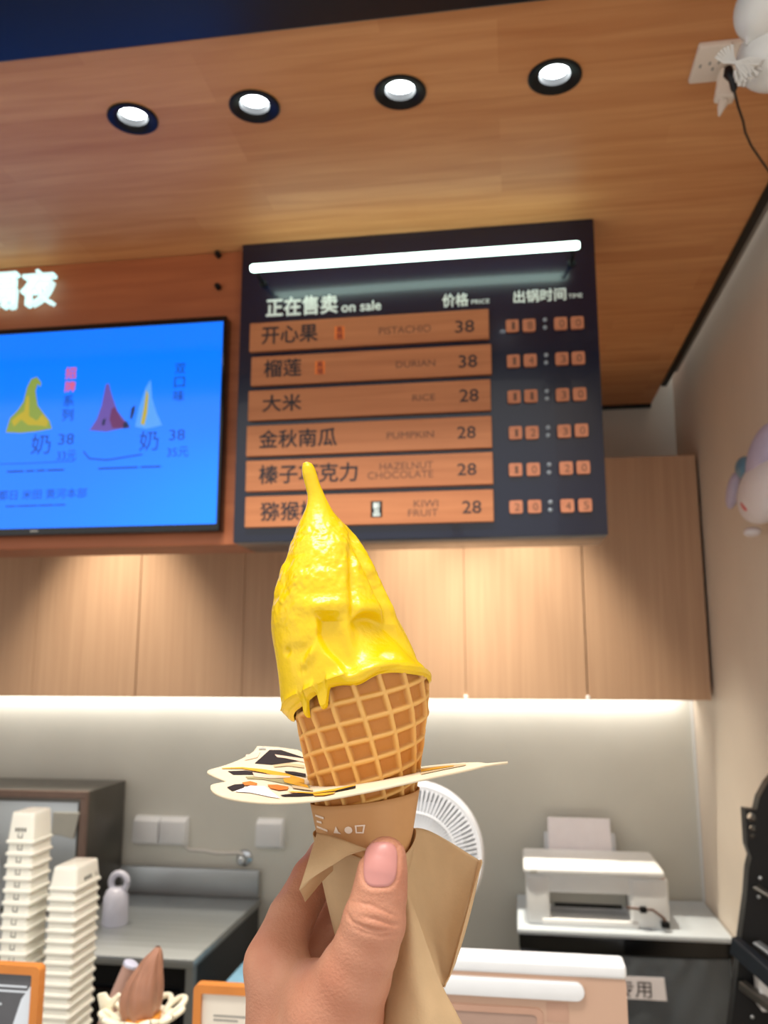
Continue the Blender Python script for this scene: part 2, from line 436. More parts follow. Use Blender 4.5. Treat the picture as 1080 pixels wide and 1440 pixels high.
# ------------------------------------------------------------------ menu board
BY = 1.521; BX0, BX1, BZ0, BZ1 = -.5185, .1705, 1.774, ZC - .001
mb = empty('menu_board', ((BX0 + BX1) / 2, BY, BZ0)); tag(mb, 'navy menu board with wooden price slats under a white tube light', 'menu board')
MB().box((BX0, BY, BZ0), (BX1, BY + .145, BZ1), .002, 2).build('back_panel', 'navy', mb, 30)
SL = [((352, 452), (350, 493), (687, 437), (688, 477)), ((354, 500), (352, 540), (690, 486), (692, 528)), ((350, 548), (348, 590), (690, 535), (690, 578)),
      ((347, 598), (346, 640), (691, 586), (692, 631)), ((346, 647), (345, 690), (692, 637), (694, 682)), ((345, 697), (344, 740), (694, 690), (694, 735))]
SY = BY - .010
TXT = [
    [('开心果', (368, 472), (447, 468), 25, 'ink', .020), ('PISTACHIO', (533, 465), (606, 462), 10, 'ink_soft', .0), ('38', (640, 460), (667, 458), 17, 'ink', .01)],
    [('榴莲', (371, 519), (424, 516), 25, 'ink', .020), ('DURIAN', (557, 513), (612, 510), 9, 'ink_soft', .0), ('38', (645, 509), (671, 507), 18, 'ink', .01)],
    [('大米', (369, 568), (424, 565), 24, 'ink', .020), ('RICE', (580, 560), (612, 558), 9, 'ink_soft', .0), ('28', (646, 557), (673, 555), 18, 'ink', .01)],
    [('金秋南瓜', (364, 618), (474, 614), 26, 'ink', .020), ('PUMPKIN', (544, 613), (610, 610), 9, 'ink_soft', .0), ('28', (643, 609), (669, 607), 17, 'ink', .01)],
    [('榛子巧克力', (364, 667), (503, 664), 27, 'ink', .020), ('HAZELNUT', (534, 656), (609, 654), 10, 'ink_soft', .0), ('CHOCOLATE', (517, 669), (609, 666), 10, 'ink_soft', .0), ('28', (643, 661), (670, 659), 17, 'ink', .01)],
    [('猕猴桃', (366, 720), (450, 717), 27, 'ink', .020), ('KIWI', (582, 709), (616, 707), 10, 'ink_soft', .0), ('FRUIT', (574, 722), (616, 720), 10, 'ink_soft', .0), ('28', (650, 714), (677, 712), 18, 'ink', .01)]]
for k, (tl, bl, tr, br) in enumerate(SL):
    q = [PY(*p, SY) for p in (tl, bl, tr, br)]
    x0 = (q[0][0] + q[1][0]) / 2; x1 = (q[2][0] + q[3][0]) / 2; z1 = (q[0][2] + q[2][2]) / 2; z0 = (q[1][2] + q[3][2]) / 2
    s = MB().box((x0, SY, z0), (x1, BY + .001, z1), .0008, 1).build('menu_slat', 'slat_wood', mb)
    for body, l, r_, h, m, bd in TXT[k]: lettering('lettering', body, SY, l, r_, h, m, s, bd)
    if k < 2:
        px, py = ((477.5, 468), (450, 517))[k]
        c = PY(px, py, SY); MB().box((c[0] - .0095, SY - .0006, c[2] - .0130), (c[0] + .0095, SY + .0002, c[2] + .0130)).build('tag_sticker', 'tag_orange', s)
        lettering('lettering', '高\n端', SY - .0008, (px - 4.5, py), (px + 4.5, py), 18, 'tag_red', s, .01)
    if k == 5:
        c = PY(529.5, 716, SY); MB().box((c[0] - .0105, SY - .0006, c[2] - .0150), (c[0] + .0105, SY + .0002, c[2] + .0150)).build('tag_sticker', 'black', s)
        lettering('lettering', '新\n品', SY - .0008, (524.5, 716), (534.5, 716), 20, 'white_text', s, .02)
for body, l, r_, h, bd in (('正在售卖', (374, 432), (475, 428), 27, .03), ('on sale', (480, 432), (536, 429), 14, .02), ('价格', (622, 423), (659, 421), 19, .025),
                           ('PRICE', (663, 424.5), (688, 423.5), 6, .01), ('出锅时间', (722, 418), (796, 413), 18, .025), ('TIME', (799, 416.5), (819, 415.5), 6, .01)):
    lettering('heading', body, BY, l, r_, h, 'white_text', mb, bd)
TILE = [[(720.4, 457.7), (744, 457), (788.5, 454.4), (811.8, 453.3)], [(722, 507.3), (745.6, 506.3), (790.3, 504), (813.3, 502.9)], [(722.9, 557.7), (746.6, 556.4), (791.2, 554.7), (815.2, 553.7)],
        [(725, 608.3), (748.2, 608), (793.4, 606), (817.8, 604.7)], [(725, 660.3), (750, 659.8), (796.2, 658), (820.2, 657)], [(725.7, 712.7), (751.7, 712), (797.8, 711), (823, 710.3)]]
COL = [(766.5, 449.3, 460), (768, 499, 509.6), (769.2, 549.7, 560), (770.8, 600.8, 612), (772.3, 653.2, 664.2), (774, 706, 717.2)]
for row, dg_, cl in zip(TILE, ['1800', '1430', '1130', '1230', '1020', '2045'], COL):
    for (px, py), ch in zip(row, dg_):
        c = PY(px, py, BY - .007); h = .0118
        b = MB().prism(rrect(c[0] - h, c[0] + h, c[2] - h, c[2] + h, .0035, 4), 'y', BY - .007, BY + .001)
        t = b.build('digit_tile', 'tile_wood', mb, 30)
        wpx = 2.2 if ch == '1' else 3.6
        lettering('digit', ch, BY - .007, (px - wpx + 1.5, py + .5), (px + wpx + 1.5, py + .3), 10.5, 'ink_soft', t, .0)
    for yy in cl[1:]:
        c = PY(cl[0], yy, BY - .002)
        MB().lathe([(0, .004), (.0025, .0035), (.004, .0015), (.004, 0), (0, 0)], 14, Matrix.Translation((c[0], BY, c[2])) @ Matrix.Rotation(math.pi / 2, 4, 'X')).build('colon_dot', 'bead', mb, 60)
# tube light on two arms in front of the board
TY = BY - .045
a = PY(353, 375.5, TY); b = PY(815, 347, TY); tz = (a[2] + b[2]) / 2
MB().tube([(a[0], TY, tz), (a[0] + .004, TY, tz), (b[0] - .004, TY, tz), (b[0], TY, tz)], [.0055, .0076, .0076, .0055], 20).build('tube_light', 'led_tube', mb, 50)
for x in (a[0] + .012, b[0] - .012):
    MB().tube([(x, BY, tz - .012), (x, TY + .01, tz - .012), (x, TY, tz + .004)], .0035, 10).lathe([(0, .004), (.007, .004), (.008, 0)], 16, Matrix.Translation((x, BY, tz - .012)) @ Matrix.Rotation(math.pi / 2, 4, 'X')).build('tube_bracket', 'black', mb, 40)

# ------------------------------------------------------------------ timber sign panel and television
PYY = 1.545
pz0 = PY(328, 766, PYY)[2]
sp = empty('sign_panel', (-1.2, PYY, pz0)); tag(sp, 'reddish timber sign panel with glowing white characters above the television', 'sign')
MB().box((-1.95, PYY, pz0), (BX0 - .0005, PYY + .12, ZC - .001), .001, 1).build('back_panel', 'panel_wood', sp)
lettering('lit_character', '夜', PYY - .018, (31, 407), (78, 404), 50, 'letter_light', sp, .010, .018)
lettering('lit_character', '隔', PYY - .018, (-25, 412), (24, 408), 50, 'letter_light', sp, .008, .018)
for py in (360, 405):
    c = PY(308, py, PYY)
    MB().lathe([(0, .014), (.005, .014), (.006, .012), (.006, 0), (0, 0)], 16, Matrix.Translation((c[0], PYY, c[2])) @ Matrix.Rotation(math.pi / 2, 4, 'X')).build('bolt', 'black', sp, 40)
TVY = PYY - .03
tx1 = (PY(319, 443, TVY)[0] + PY(307, 746, TVY)[0]) / 2; tzt = PY(319, 443, TVY)[2]; tzb = PY(307, 746, TVY)[2]
tv = empty('television', (tx1 - .36, TVY, tzb)); tag(tv, 'wide black television with a blue menu picture on the timber panel', 'television')
tx0 = tx1 - .80
MB().box((tx0, TVY, tzb), (tx1, PYY + .001, tzt), .003, 2).build('housing', 'black_gloss', tv, 30)
sz1 = PY(314, 452, TVY)[2]; sz0 = PY(304, 736.5, TVY)[2]; sx1 = (PY(314, 452, TVY)[0] + PY(304, 736.5, TVY)[0]) / 2
scr = MB().box((tx0 + .008, TVY - .001, sz0), (sx1, TVY + .002, sz1)).build('screen', 'screen', tv)
c = PY(48, 747, TVY); MB().box((c[0] - .008, TVY - .0006, c[2] - .0015), (c[0] + .008, TVY + .001, c[2] + .0015)).build('maker_mark', 'grey_plastic', tv)
TSY = TVY - .0012
for body, l, r_, h, m, bd in (('招', (92, 525), (107, 524), 16, 'screen_red', .02), ('牌', (91, 544), (106, 543), 15, 'screen_red', .02), ('系', (89, 564), (104, 563), 16, 'screen_ink', .01), ('列', (87, 584), (103, 583), 17, 'screen_ink', .01),
                              ('双', (246, 519), (261, 518), 15, 'screen_ink', .01), ('口', (245, 538), (260, 537), 15, 'screen_ink', .01), ('味', (244, 557), (259, 556), 16, 'screen_ink', .01),
                              ('38', (82, 618), (104, 617), 15, 'screen_ink', .0), ('33元', (80, 641), (107, 640), 14, 'screen_ink', .0), ('奶', (44, 625), (71, 624), 28, 'screen_ink', .0),
                              ('38', (238, 612), (260, 611), 15, 'screen_ink', .0), ('35元', (235, 636), (265, 635), 14, 'screen_ink', .0), ('奶', (196, 620), (223, 619), 28, 'screen_ink', .0),
                              ('开都日 米田 黄河本部', (-16, 697), (122, 693), 14, 'screen_ink', .0), ('—— ———— ——— ——', (8, 712), (92, 710), 2, 'screen_ink', .0), ('———— ——', (138, 659), (226, 656), 2.5, 'screen_ink', .0), ('—— — — ——', (10, 663), (90, 661), 2.5, 'screen_ink', .0)):
    lettering('screen_lettering', body, TSY, l, r_, h, m, scr, bd, .0003)
def screen_blob(poly, m, dz=0):
    ps = [PY(x, y, TSY) for x, y in poly]
    MB().prism([(p[0], p[2]) for p in ps], 'y', TSY - .0002 - dz, TSY + .0001).build('screen_picture', m, scr)
screen_blob([(8, 608), (14, 588), (24, 578), (33, 565), (38, 545), (44, 533), (52, 530), (58, 538), (57, 544), (53, 540), (50, 550), (53, 570), (62, 582), (70, 592), (73, 603), (50, 607), (28, 609)], 'screen_yellow')
screen_blob([(16, 592), (25, 584), (34, 578), (38, 556), (41, 558), (41, 585), (52, 592), (60, 582), (68, 592), (66, 600), (52, 598), (40, 598), (30, 590), (20, 600)], 'screen_gold', .0002)
screen_blob([(126, 605), (136, 590), (143, 570), (149, 541), (153, 539), (157, 555), (165, 578), (176, 592), (183, 600), (150, 607)], 'screen_plum')
screen_blob([(157, 575), (162, 572), (170, 588), (178, 596), (182, 602), (158, 602), (154, 590)], 'screen_maroon', .0002)
screen_blob([(145, 590), (149, 588), (147, 598), (143, 598)], 'screen_black', .0002)
screen_blob([(173, 596), (178, 592), (182, 600), (174, 603)], 'screen_black', .0003)
screen_blob([(185, 574), (190, 570), (189, 579), (185, 590), (183, 588)], 'screen_black', .0002)
screen_blob([(190, 600), (196, 572), (205, 545), (212, 534), (214, 560), (220, 580), (228, 598), (205, 603)], 'screen_pale')
screen_blob([(198, 596), (203, 570), (206, 548), (209, 556), (207, 580), (203, 598)], 'screen_gold', .0002)
screen_blob([(0, 653), (40, 652), (104, 649), (104, 648), (40, 651), (0, 652)], 'screen_ink', .0001)
screen_blob([(118, 634), (126, 644), (150, 646), (200, 638), (262, 640), (262, 650), (265, 570), (266, 570), (266, 651), (200, 640), (150, 648), (125, 646), (117, 636)][:4] + [(200, 640), (150, 648), (125, 646), (117, 636)], 'screen_ink', .0001)

# ------------------------------------------------------------------ steel workbench along the back wall
CZ = .825
wb = empty('steel_workbench', (-1.7, 2.45, 0)); tag(wb, 'stainless steel workbench with upstand and black cupboard doors below', 'workbench')
MB().box((XL + .02, 2.168, CZ - .022), (-.806, 2.742, CZ), .002, 2).build('worktop', 'steel', wb, 30)
MB().box((XL + .02, 2.728, CZ), (-.812, 2.745, .908), .003, 2).build('upstand', 'steel', wb, 30)
MB().box((XL + .03, 2.20, .10), (-.812, 2.74, CZ - .022), .001, 1).build('body', 'graphite', wb)
for x0, x1 in ((-2.3, -1.58), (-1.575, -.850)):
    d = MB().box((x0, 2.180, .14), (x1, 2.199, .745), .003, 1).build('door', 'black_gloss', wb, 30)
    MB().box((x1 - .035, 2.166, .30), (x1 - .027, 2.181, .70), .002, 1).build('handle', 'copper_reveal', d, 30)
MB().box((XL + .03, 2.182, .755), (-.83, 2.20, CZ - .022), .002, 1).build('rail', 'black', wb)
for x in (-.83, -1.62, -2.4): MB().box((x, 2.176, 0), (x + .022, 2.20, CZ - .022), .002, 1).build('leg', 'steel', wb, 30)

# steel countertop appliance
ax1 = -1.272; ap = empty('steel_appliance', (-1.6, 2.6, CZ)); tag(ap, 'boxy stainless steel appliance on the workbench against the wall', 'appliance')
MB().box((-2.05, 2.49, CZ), (ax1, 2.735, 1.172), .003, 2).build('body', 'steel_dark', ap, 30)
MB().box((-2.05, 2.478, 1.150), (ax1, 2.492, 1.172), .002, 1).box((ax1 - .022, 2.478, CZ), (ax1, 2.492, 1.151), .002, 1).build('front_frame', 'copper_reveal', ap, 30)
MB().box((-2.02, 2.483, CZ + .01), (ax1 - .03, 2.491, 1.14), .004, 2).build('door', 'steel', ap, 30)
c = PY(95, 1165, 2.475)
MB().prism([(c[0] - .05, c[2] + .045), (c[0] + .035, c[2] + .045), (c[0] + .02, c[2] - .03), (c[0] - .03, c[2] - .02), (c[0] - .05, c[2] - .02)], 'y', 2.474, 2.484, .002).build('handle_plate', 'grey_plastic', ap)

# waterproof socket covers on the wall, valve and cable
def cover(x0, x1, z0, z1, label, n):
    r = empty('socket_cover', ((x0 + x1) / 2, YB, z0)); tag(r, label, 'socket')
    MB().box((x0, YB - .018, z0), (x1, YB, z1), .004, 2).build('back_box', 'white_plastic', r, 40)
    ww = (x1 - x0) / n
    for k in range(n):
        xa = x0 + k * ww
        MB().prism([(YB - .018, z0 + .004), (YB - .042, z0 + .010), (YB - .036, z1 - .012), (YB - .018, z1 - .002)], 'x', xa + .002, xa + ww - .002, .003).build('lid', 'white_plastic', r, 40)
cover(-1.238, -1.056, .972, 1.060, 'wide double white waterproof socket cover on the grey wall', 2)
cover(-.826, -.738, .972, 1.062, 'single white waterproof socket cover on the grey wall', 1)
r = empty('chrome_valve', (-.868, YB, .935)); tag(r, 'small round chrome valve on the wall just above the upstand', 'valve')
MX = Matrix.Translation((-.868, YB, .938)) @ Matrix.Rotation(math.pi / 2, 4, 'X')
MB().lathe([(0, .012), (.012, .012), (.024, .006), (.026, 0), (0, 0)], 24, MX).build('flange', 'reflector', r, 40)
MB().lathe([(0, .045), (.010, .045), (.015, .040), (.016, .026), (.010, .018), (.008, .01)], 6, MX).build('knob', 'reflector', r, 40)
o = MB().tube([(-1.075, YB - .010, .975), (-1.05, YB - .008, .958), (-1.0, YB - .007, .957), (-.96, YB - .006, .950), (-.92, YB - .007, .952), (-.885, YB - .010, .955), (-.87, YB - .016, .950)], .0055, 8).build('white_cable', 'cord_white', None, 60)
tag(o, 'thin white cable running from the socket cover to the chrome valve', 'cable')

# pale plastic jug on the workbench
r = empty('plastic_jug', (-1.128, 2.415, CZ)); tag(r, 'pale lilac translucent plastic jug with ring handle on the workbench', 'jug')
MJ = Matrix.Translation((-1.135, 2.415, CZ))
MB().lathe([(0, 0), (.034, 0), (.036, .004), (.034, .075), (.026, .092), (.018, .098), (0, .099)], 28, MJ).build('body', 'lilac_plastic', r, 40)
MB().tube([(-1.128 + .024 * math.cos(a * math.pi / 10), 2.415, CZ + .112 + .024 * math.sin(a * math.pi / 10)) for a in range(21)], .009, 10, False).build('ring_handle', 'lilac_plastic', r, 60)

# blue bin between workbench and fridge
r = empty('blue_bin', (-.61, 2.30, 0)); tag(r, 'light blue plastic bin with lid beside the steel workbench', 'bin')
MB().prism([(-.70, .0), (-.52, .0), (-.50, .74), (-.72, .74)], 'y', 2.14, 2.46, .008).build('tub', 'blue_bin', r, 30)
MB().box((-.724, 2.12, .735), (-.498, 2.48, .785), .012, 3).build('lid', 'blue_bin', r, 40)

# ------------------------------------------------------------------ mini fridge, notice, printer
FZ = .865
fr = empty('mini_fridge', (.26, 2.58, 0)); tag(fr, 'black mini fridge still in clear film with a paper notice, below the printer', 'fridge')
MB().box((-.004, 2.455, .02), (.527, 2.745, FZ - .035), .006, 2).build('cabinet', 'black', fr, 30)
MB().box((-.010, 2.405, FZ - .014), (.531, 2.748, FZ), .004, 2).build('top_plate', 'fridge_top', fr, 30)
MB().prism([(-.006, 2.425), (.05, 2.412), (.26, 2.404), (.47, 2.412), (.529, 2.425), (.529, 2.46), (-.006, 2.46)], 'z', FZ - .052, FZ - .013, .001).build('header_band', 'black_gloss', fr, 40)
MB().prism([(-.002, 2.432), (.05, 2.420), (.26, 2.412), (.47, 2.420), (.526, 2.432), (.526, 2.455), (-.002, 2.455)], 'z', .05, FZ - .054, .002).build('door', 'graphite', fr, 40)
# loose clear film over the door
U, V = np.meshgrid(np.linspace(0, 1, 60), np.linspace(0, 1, 60))
X = -.004 + U * .532; Z = FZ - .056 - V * .62
Y = 2.406 + .018 * (2 * U - 1) ** 4 + .0016 * np.sin(37 * U + 9 * V) * np.sin(23 * V + 4 * U) - .002 * np.exp(-((V - .03) / .03) ** 2) * np.sin(60 * U)
grid_mesh('film', np.stack([X, Y, Z], -1), 'wrap', fr)
pc = [PY(*p, 2.402) for p in ((872, 1373), (934, 1375), (938, 1408), (872, 1404))]
nt_ = MB().add([tuple(p) for p in pc] + [(p[0], 2.4035, p[2]) for p in pc], [(3, 2, 1, 0), (4, 5, 6, 7), (0, 1, 5, 4), (1, 2, 6, 5), (2, 3, 7, 6), (3, 0, 4, 7)]).build('paper_notice', 'paper_white', fr)
lettering('lettering', '专用', 2.4018, (868, 1390), (916, 1391), 24, 'ink', nt_, 0.0, .0004)

pr = empty('printer', (.2, 2.56, FZ)); tag(pr, 'white inkjet printer with paper standing in its rear tray', 'printer')
x0, x1, y0, y1, zb, zt = .016, .385, 2.445, 2.69, FZ, .992
b = MB().box((x0, y0, zb), (x0 + .062, y1, zt), .010, 3).box((x1 - .100, y0, zb), (x1, y1, zt), .010, 3)
b.box((x0 + .04, y0 + .004, zt - .045), (x1 - .08, y1, zt), .004, 2).box((x0 + .04, y0 - .004, zb), (x1 - .08, y1, zb + .018), .004, 2)
b.box((x0 + .04, y0 + .085, zb), (x1 - .08, y1, zt), .002, 1).build('body', 'white_plastic', pr, 35)
MB().box((x0 - .006, y0 - .008, zt), (x1 - .008, y1 - .01, zt + .020), .008, 3).build('scanner_lid', 'white_plastic', pr, 35)
MB().box((x0 + .064, y0 + .058, zt - .088), (x1 - .102, y0 + .087, zt - .044), .001, 1).build('exit_hood', 'grey_plastic', pr)
MB().box((x0 + .075, y0 + .05, zt - .092), (x1 - .115, y0 + .088, zt - .084), .001, 1).build('exit_rollers', 'black', pr)
MB().box((x0 + .012, y0 - .0088, zt + .006), (x0 + .030, y0 - .0078, zt + .011)).build('maker_mark', 'grey_print', pr)
MB().box((x1 - .026, y0 + .004, zt - .002), (x1 - .008, y0 + .016, zt + .002), .001, 1).build('button_light', 'print_orange', pr)
MB().tube([(x1 - .110, y0 - .006, zb + .055), (x1 - .07, y0 - .012, zb + .052), (x1 - .045, y0 - .013, zb + .053), (x1 - .02, y0 - .012, zb + .035), (x1 - .012, y0 - .012, zb + .02)], .003, 8).build('cable', 'ink_soft', pr, 60)
MB().box((x1 - .078, y0 - .021, zb + .045), (x1 - .060, y0 - .005, zb + .060), .003, 2).build('plug', 'black', pr, 40)
MB().box((x1 - .026, y0 - .022, zb + .010), (x1 - .004, y0 - .004, zb + .026), .004, 2).build('plug', 'black', pr, 40)
MR = Matrix.Translation((.178, 2.690, .985)) @ Matrix.Rotation(math.radians(-14), 4, 'X')
MB().box((-.104, 0, -.06), (.104, .006, .072), .004, 2, MR).build('paper_tray', 'clear_plastic', pr, 35)
MB().box((-.091, -.007, -.05), (.091, -.001, .112), .0012, 1, MR).build('paper', 'paper_white', pr)

# ------------------------------------------------------------------ black rack by the side wall
def plate(poly, holes, axisY, thick):
    pts = [Vector(p) for p in poly]; n = len(pts); edges = [(k, (k + 1) % n) for k in range(n)]
    for cx, cz, r_ in holes:
        i0 = len(pts); pts += [Vector((cx + r_ * math.cos(a * math.pi / 9), cz + r_ * math.sin(a * math.pi / 9))) for a in range(18)]
        edges += [(i0 + k, i0 + (k + 1) % 18) for k in range(18)]
    v, e, f, *_ = delaunay_2d_cdt(pts, edges, [], 1, 1e-6)
    fs = []
    for t in f:
        c_ = sum((v[i] for i in t), Vector((0, 0))) / len(t)
        if all((c_ - Vector((h[0], h[1]))).length > h[2] * .985 for h in holes): fs.append(list(t))
    m_ = MB(); m_.add([(p.x, axisY, p.y) for p in v], fs)
    ext = bmesh.ops.extrude_face_region(m_.bm, geom=m_.bm.faces[:])
    bmesh.ops.translate(m_.bm, verts=[g for g in ext['geom'] if isinstance(g, bmesh.types.BMVert)], vec=(0, thick, 0))
    return m_
RY = 1.60
pq = lambda x, y: (PY(x, y, RY)[0], PY(x, y, RY)[2])
rk = empty('metal_rack', (.43, RY, 0)); tag(rk, 'black metal rack with punched holes standing against the side wall', 'rack')
lft = [pq(*p) for p in ((1064, 1140), (1048, 1138), (1051, 1190), (1057, 1206), (1053, 1222), (1050, 1262), (1042, 1322), (1034, 1400), (1026, 1460))]
hl = [pq(1057, 1149) + (.0075,), pq(1058.5, 1165) + (.0055,), pq(1059, 1176) + (.0045,)]
plate([(.515, 1.40), pq(1096, 1082), pq(1080, 1100), pq(1068, 1122)] + lft + [(.335, .0), (.515, .0)], hl, RY, .03).build('side_plate', 'black', rk)
def bar(p, q, y0_, y1_, w_, m_, nm):
    a_ = PY(*p, y0_); b_ = PY(*q, y1_); d_ = Vector(b_ - a_); L_ = d_.length
    M_ = Matrix.Translation(Vector(a_)) @ d_.to_track_quat('X', 'Z').to_matrix().to_4x4()
    return MB().box((0, -.008, -w_ / 2), (L_, .008, w_ / 2), .002, 1, M_).build(nm, m_, rk, 30)
bar((1032, 1328), (1100, 1388), 1.595, 1.50, .030, 'graphite', 'rail')
bar((1043, 1384), (1100, 1428), 1.595, 1.52, .014, 'steel_dark', 'rail')
bar((1062, 1247), (1100, 1270), 1.597, 1.56, .006, 'steel_dark', 'rail')
bar((1063, 1325), (1100, 1352), 1.585, 1.54, .006, 'steel', 'rail')
for p in ((1069, 1235), (1067, 1261), (1049, 1393), (1058, 1430)):
    c = PY(*p, RY); MB().lathe([(0, .003), (.0028, .002), (.0035, 0), (0, 0)], 10, Matrix.Translation((c[0], RY, c[2])) @ Matrix.Rotation(math.pi / 2, 4, 'X')).build('rivet', 'steel', rk, 60)
c = PY(1064, 1372, 1.575); MB().box((c[0], 1.56, c[2] - .05), (c[0] + .08, 1.597, c[2]), .003, 1).build('white_tray', 'white_plastic', rk)

# ------------------------------------------------------------------ front counter and what stands on it
KZ = .87
o = MB().box((XL + .3, .74, KZ - .04), (.30, 1.62, KZ), .004, 2).box((XL + .32, .78, 0), (.28, 1.58, KZ - .04)).build('front_counter', 'grey_plastic', None, 30)
tag(o, 'grey serving counter under the frames, tubs and card terminal', 'counter')

def tub_mesh(wx, ly, h):
    def loop(sx, sy, z, r_): return [(x, y, z) for x, y in rrect(-sx / 2, sx / 2, -sy / 2, sy / 2, r_, 4)]
    lv = [loop(wx + .005, ly + .005, 0, .007), loop(wx + .006, ly + .006, .002, .007), loop(wx + .005, ly + .005, .0045, .007), loop(wx, ly, .0055, .006), loop(wx * .90, ly * .93, h - .006, .007),
          loop(wx * .875, ly * .915, h - .0015, .007), loop(wx * .83, ly * .88, h, .006)]
    n = len(lv[0]); vs = [p for l in lv for p in l]; fs = [(a * n + k, a * n + (k + 1) % n, (a + 1) * n + (k + 1) % n, (a + 1) * n + k) for a in range(len(lv) - 1) for k in range(n)]
    fs.append(tuple((len(lv) - 1) * n + k for k in range(n)))
    m_ = MB(); m_.add(vs, fs); bmesh.ops.recalc_face_normals(m_.bm, faces=m_.bm.faces)
    me = bpy.data.meshes.new('tub'); m_.bm.to_mesh(me); m_.bm.free(); me.materials.append(MATS['tub_white'])
    for p_ in me.polygons: p_.use_smooth = True
    me.set_sharp_from_angle(angle=math.radians(50)); return me
def mark_mesh(body, xw, zh, front, taper, zpos, extra=None):
    """little print following the leaning wall of the tub; front: 'y' or 'x'"""
    me = text_mesh(body, .035, .0); co = np.array([v.co for v in me.vertices]); lo = co.min(0); hi = co.max(0)
    u = (co - lo) / np.maximum(hi - lo, 1e-9)
    s = (u[:, 0] - .5) * xw; z = zpos + u[:, 1] * zh; off = -(front[1] - taper * (z - .0055)) - .0003
    if front[0] == 'y': out = np.stack([s + (extra or 0), off, z], -1)
    else: out = np.stack([-off, s + (extra or 0), z], -1)
    me.vertices.foreach_set('co', out.reshape(-1).astype(np.float32)); me.update(); me.materials.append(MATS['tub_print']); return me
ORD = 'first second third fourth fifth sixth seventh eighth ninth tenth eleventh twelfth thirteenth fourteenth fifteenth sixteenth seventeenth eighteenth'.split()
def stack(cx, cy, wx, ly, h, ztop, n, top_label, label, group, marks, rz=0):
    me = tub_mesh(wx, ly, h); pitch = (ztop - h - KZ) / (n - 1)
    for k in range(n):
        o = bpy.data.objects.new('ice_cream_tub', me); col.objects.link(o)
        o.location = (cx + rng.normal(0, .0005), cy + rng.normal(0, .0005), KZ + pitch * k); o.rotation_euler = (0, 0, rz + rng.normal(0, .006))
        tag(o, top_label if k == n - 1 else '%s, %s from its top' % (label, ORD[n - 1 - k]), 'tub', group)
        for mk, always in marks:
            if always or k == n - 1:
                c_ = bpy.data.objects.new('printed_mark', mk); col.objects.link(c_); c_.parent = o
h1 = .053; m1 = (.0265, (.0265 * .1) / (h1 - .0115)); 
U1 = mark_mesh('凵', .0095, .0100, ('y', .034), .034 * .07 / (h1 - .0115), .0085)
W1 = mark_mesh('▪▪▪▪', .021, .007, ('y', .034), .034 * .07 / (h1 - .0115), .020)
stack(-.8965, 1.536, .051, .068, h1, 1.281, 18, 'topmost white tub of the taller stack, its grey letters showing', 'white tub nested in the taller stack of upturned tubs', 'tubs in the taller stack', [(U1, True), (W1, False)])
h2 = .038
U2 = mark_mesh('凵', .0085, .0085, ('x', .026), .026 * .10 / (h2 - .0115), .010, .030)
W2 = mark_mesh('▪▪▪', .026, .007, ('x', .026), .026 * .10 / (h2 - .0115), .010, -.002)
stack(-.808, 1.546, .052, .090, h2, 1.189, 17, 'topmost white tub of the shorter stack, print on its long side', 'white tub nested in the shorter stack of upturned tubs', 'tubs in the shorter stack', [(U2, False), (W2, False)])

# crumpled white bag beyond the tall stack
th, ph = np.meshgrid(np.linspace(0, 2 * np.pi, 64, endpoint=False), np.linspace(.001, np.pi - .001, 48))
rr = 1 + .07 * np.sin(5 * th + 3 * ph) * np.sin(4 * ph + 1) + .05 * np.sin(9 * th - 5 * ph) + .03 * np.sin(17 * th + 11 * ph)
P = np.stack([-1.02 + .072 * rr * np.sin(ph) * np.cos(th), 1.52 + .06 * rr * np.sin(ph) * np.sin(th), KZ + .215 + .215 * rr * np.cos(ph) * (1 - .0 * ph)], -1)
P[..., 2] = np.maximum(P[..., 2], KZ + .0005)
o = grid_mesh('plastic_bag', P, 'clear_plastic', None, True); tag(o, 'crumpled whitish plastic bag behind the taller tub stack', 'bag')

def ring_prism(outer, inner, y0_, y1_):
    m_ = MB(); n = len(outer); vs = []
    for ps, y in ((outer, y0_), (inner, y0_), (inner, y1_), (outer, y1_)): vs += [(p[0], y, p[1]) for p in ps]
    fs = [(a * n + k, a * n + (k + 1) % n, ((a + 1) % 4) * n + (k + 1) % n, ((a + 1) % 4) * n + k) for a in range(4) for k in range(n)]
    m_.add(vs, fs); return m_
def frame(name, x0, x1, z1, y, label, poster):
    r = empty(name, ((x0 + x1) / 2, y, KZ)); tag(r, label, 'sign')
    ring_prism(rrect(x0, x1, KZ, z1, .006, 4), rrect(x0 + .0095, x1 - .0095, KZ + .0095, z1 - .0095, .002, 4), y - .006, y + .008).build('frame', 'frame_orange', r, 40)
    MB().box((x0 + .007, y - .001, KZ + .007), (x1 - .007, y + .005, z1 - .007)).build('poster', poster, r)
    return r
f1 = frame('framed_sign', -.767, -.557, 1.201, 1.0, 'orange wooden framed sign with dark poster in front of the tubs', 'poster_dark')
ps = [PY(*p, .9985) for p in ((49, 1385), (50, 1440), (52, 1470), (8, 1470), (20, 1435), (30, 1405), (42, 1388))]
MB().prism([(p[0], p[2]) for p in ps], 'y', .9983, .9995).build('poster_shape', 'poster_white', f1)
for yy in (1386, 1393, 1412):
    p = PY(2, yy, .9985); q = PY(38 if yy < 1400 else 2, yy - 1, .9985)
    MB().box((p[0] - .05, .9984, p[2] - .001), (q[0], .9995, p[2] + .001)).build('poster_line', 'poster_white', f1)
f2 = frame('framed_sign', -.387, -.185, 1.174, 1.05, 'orange wooden framed sign with cream poster behind the hand', 'poster_cream')
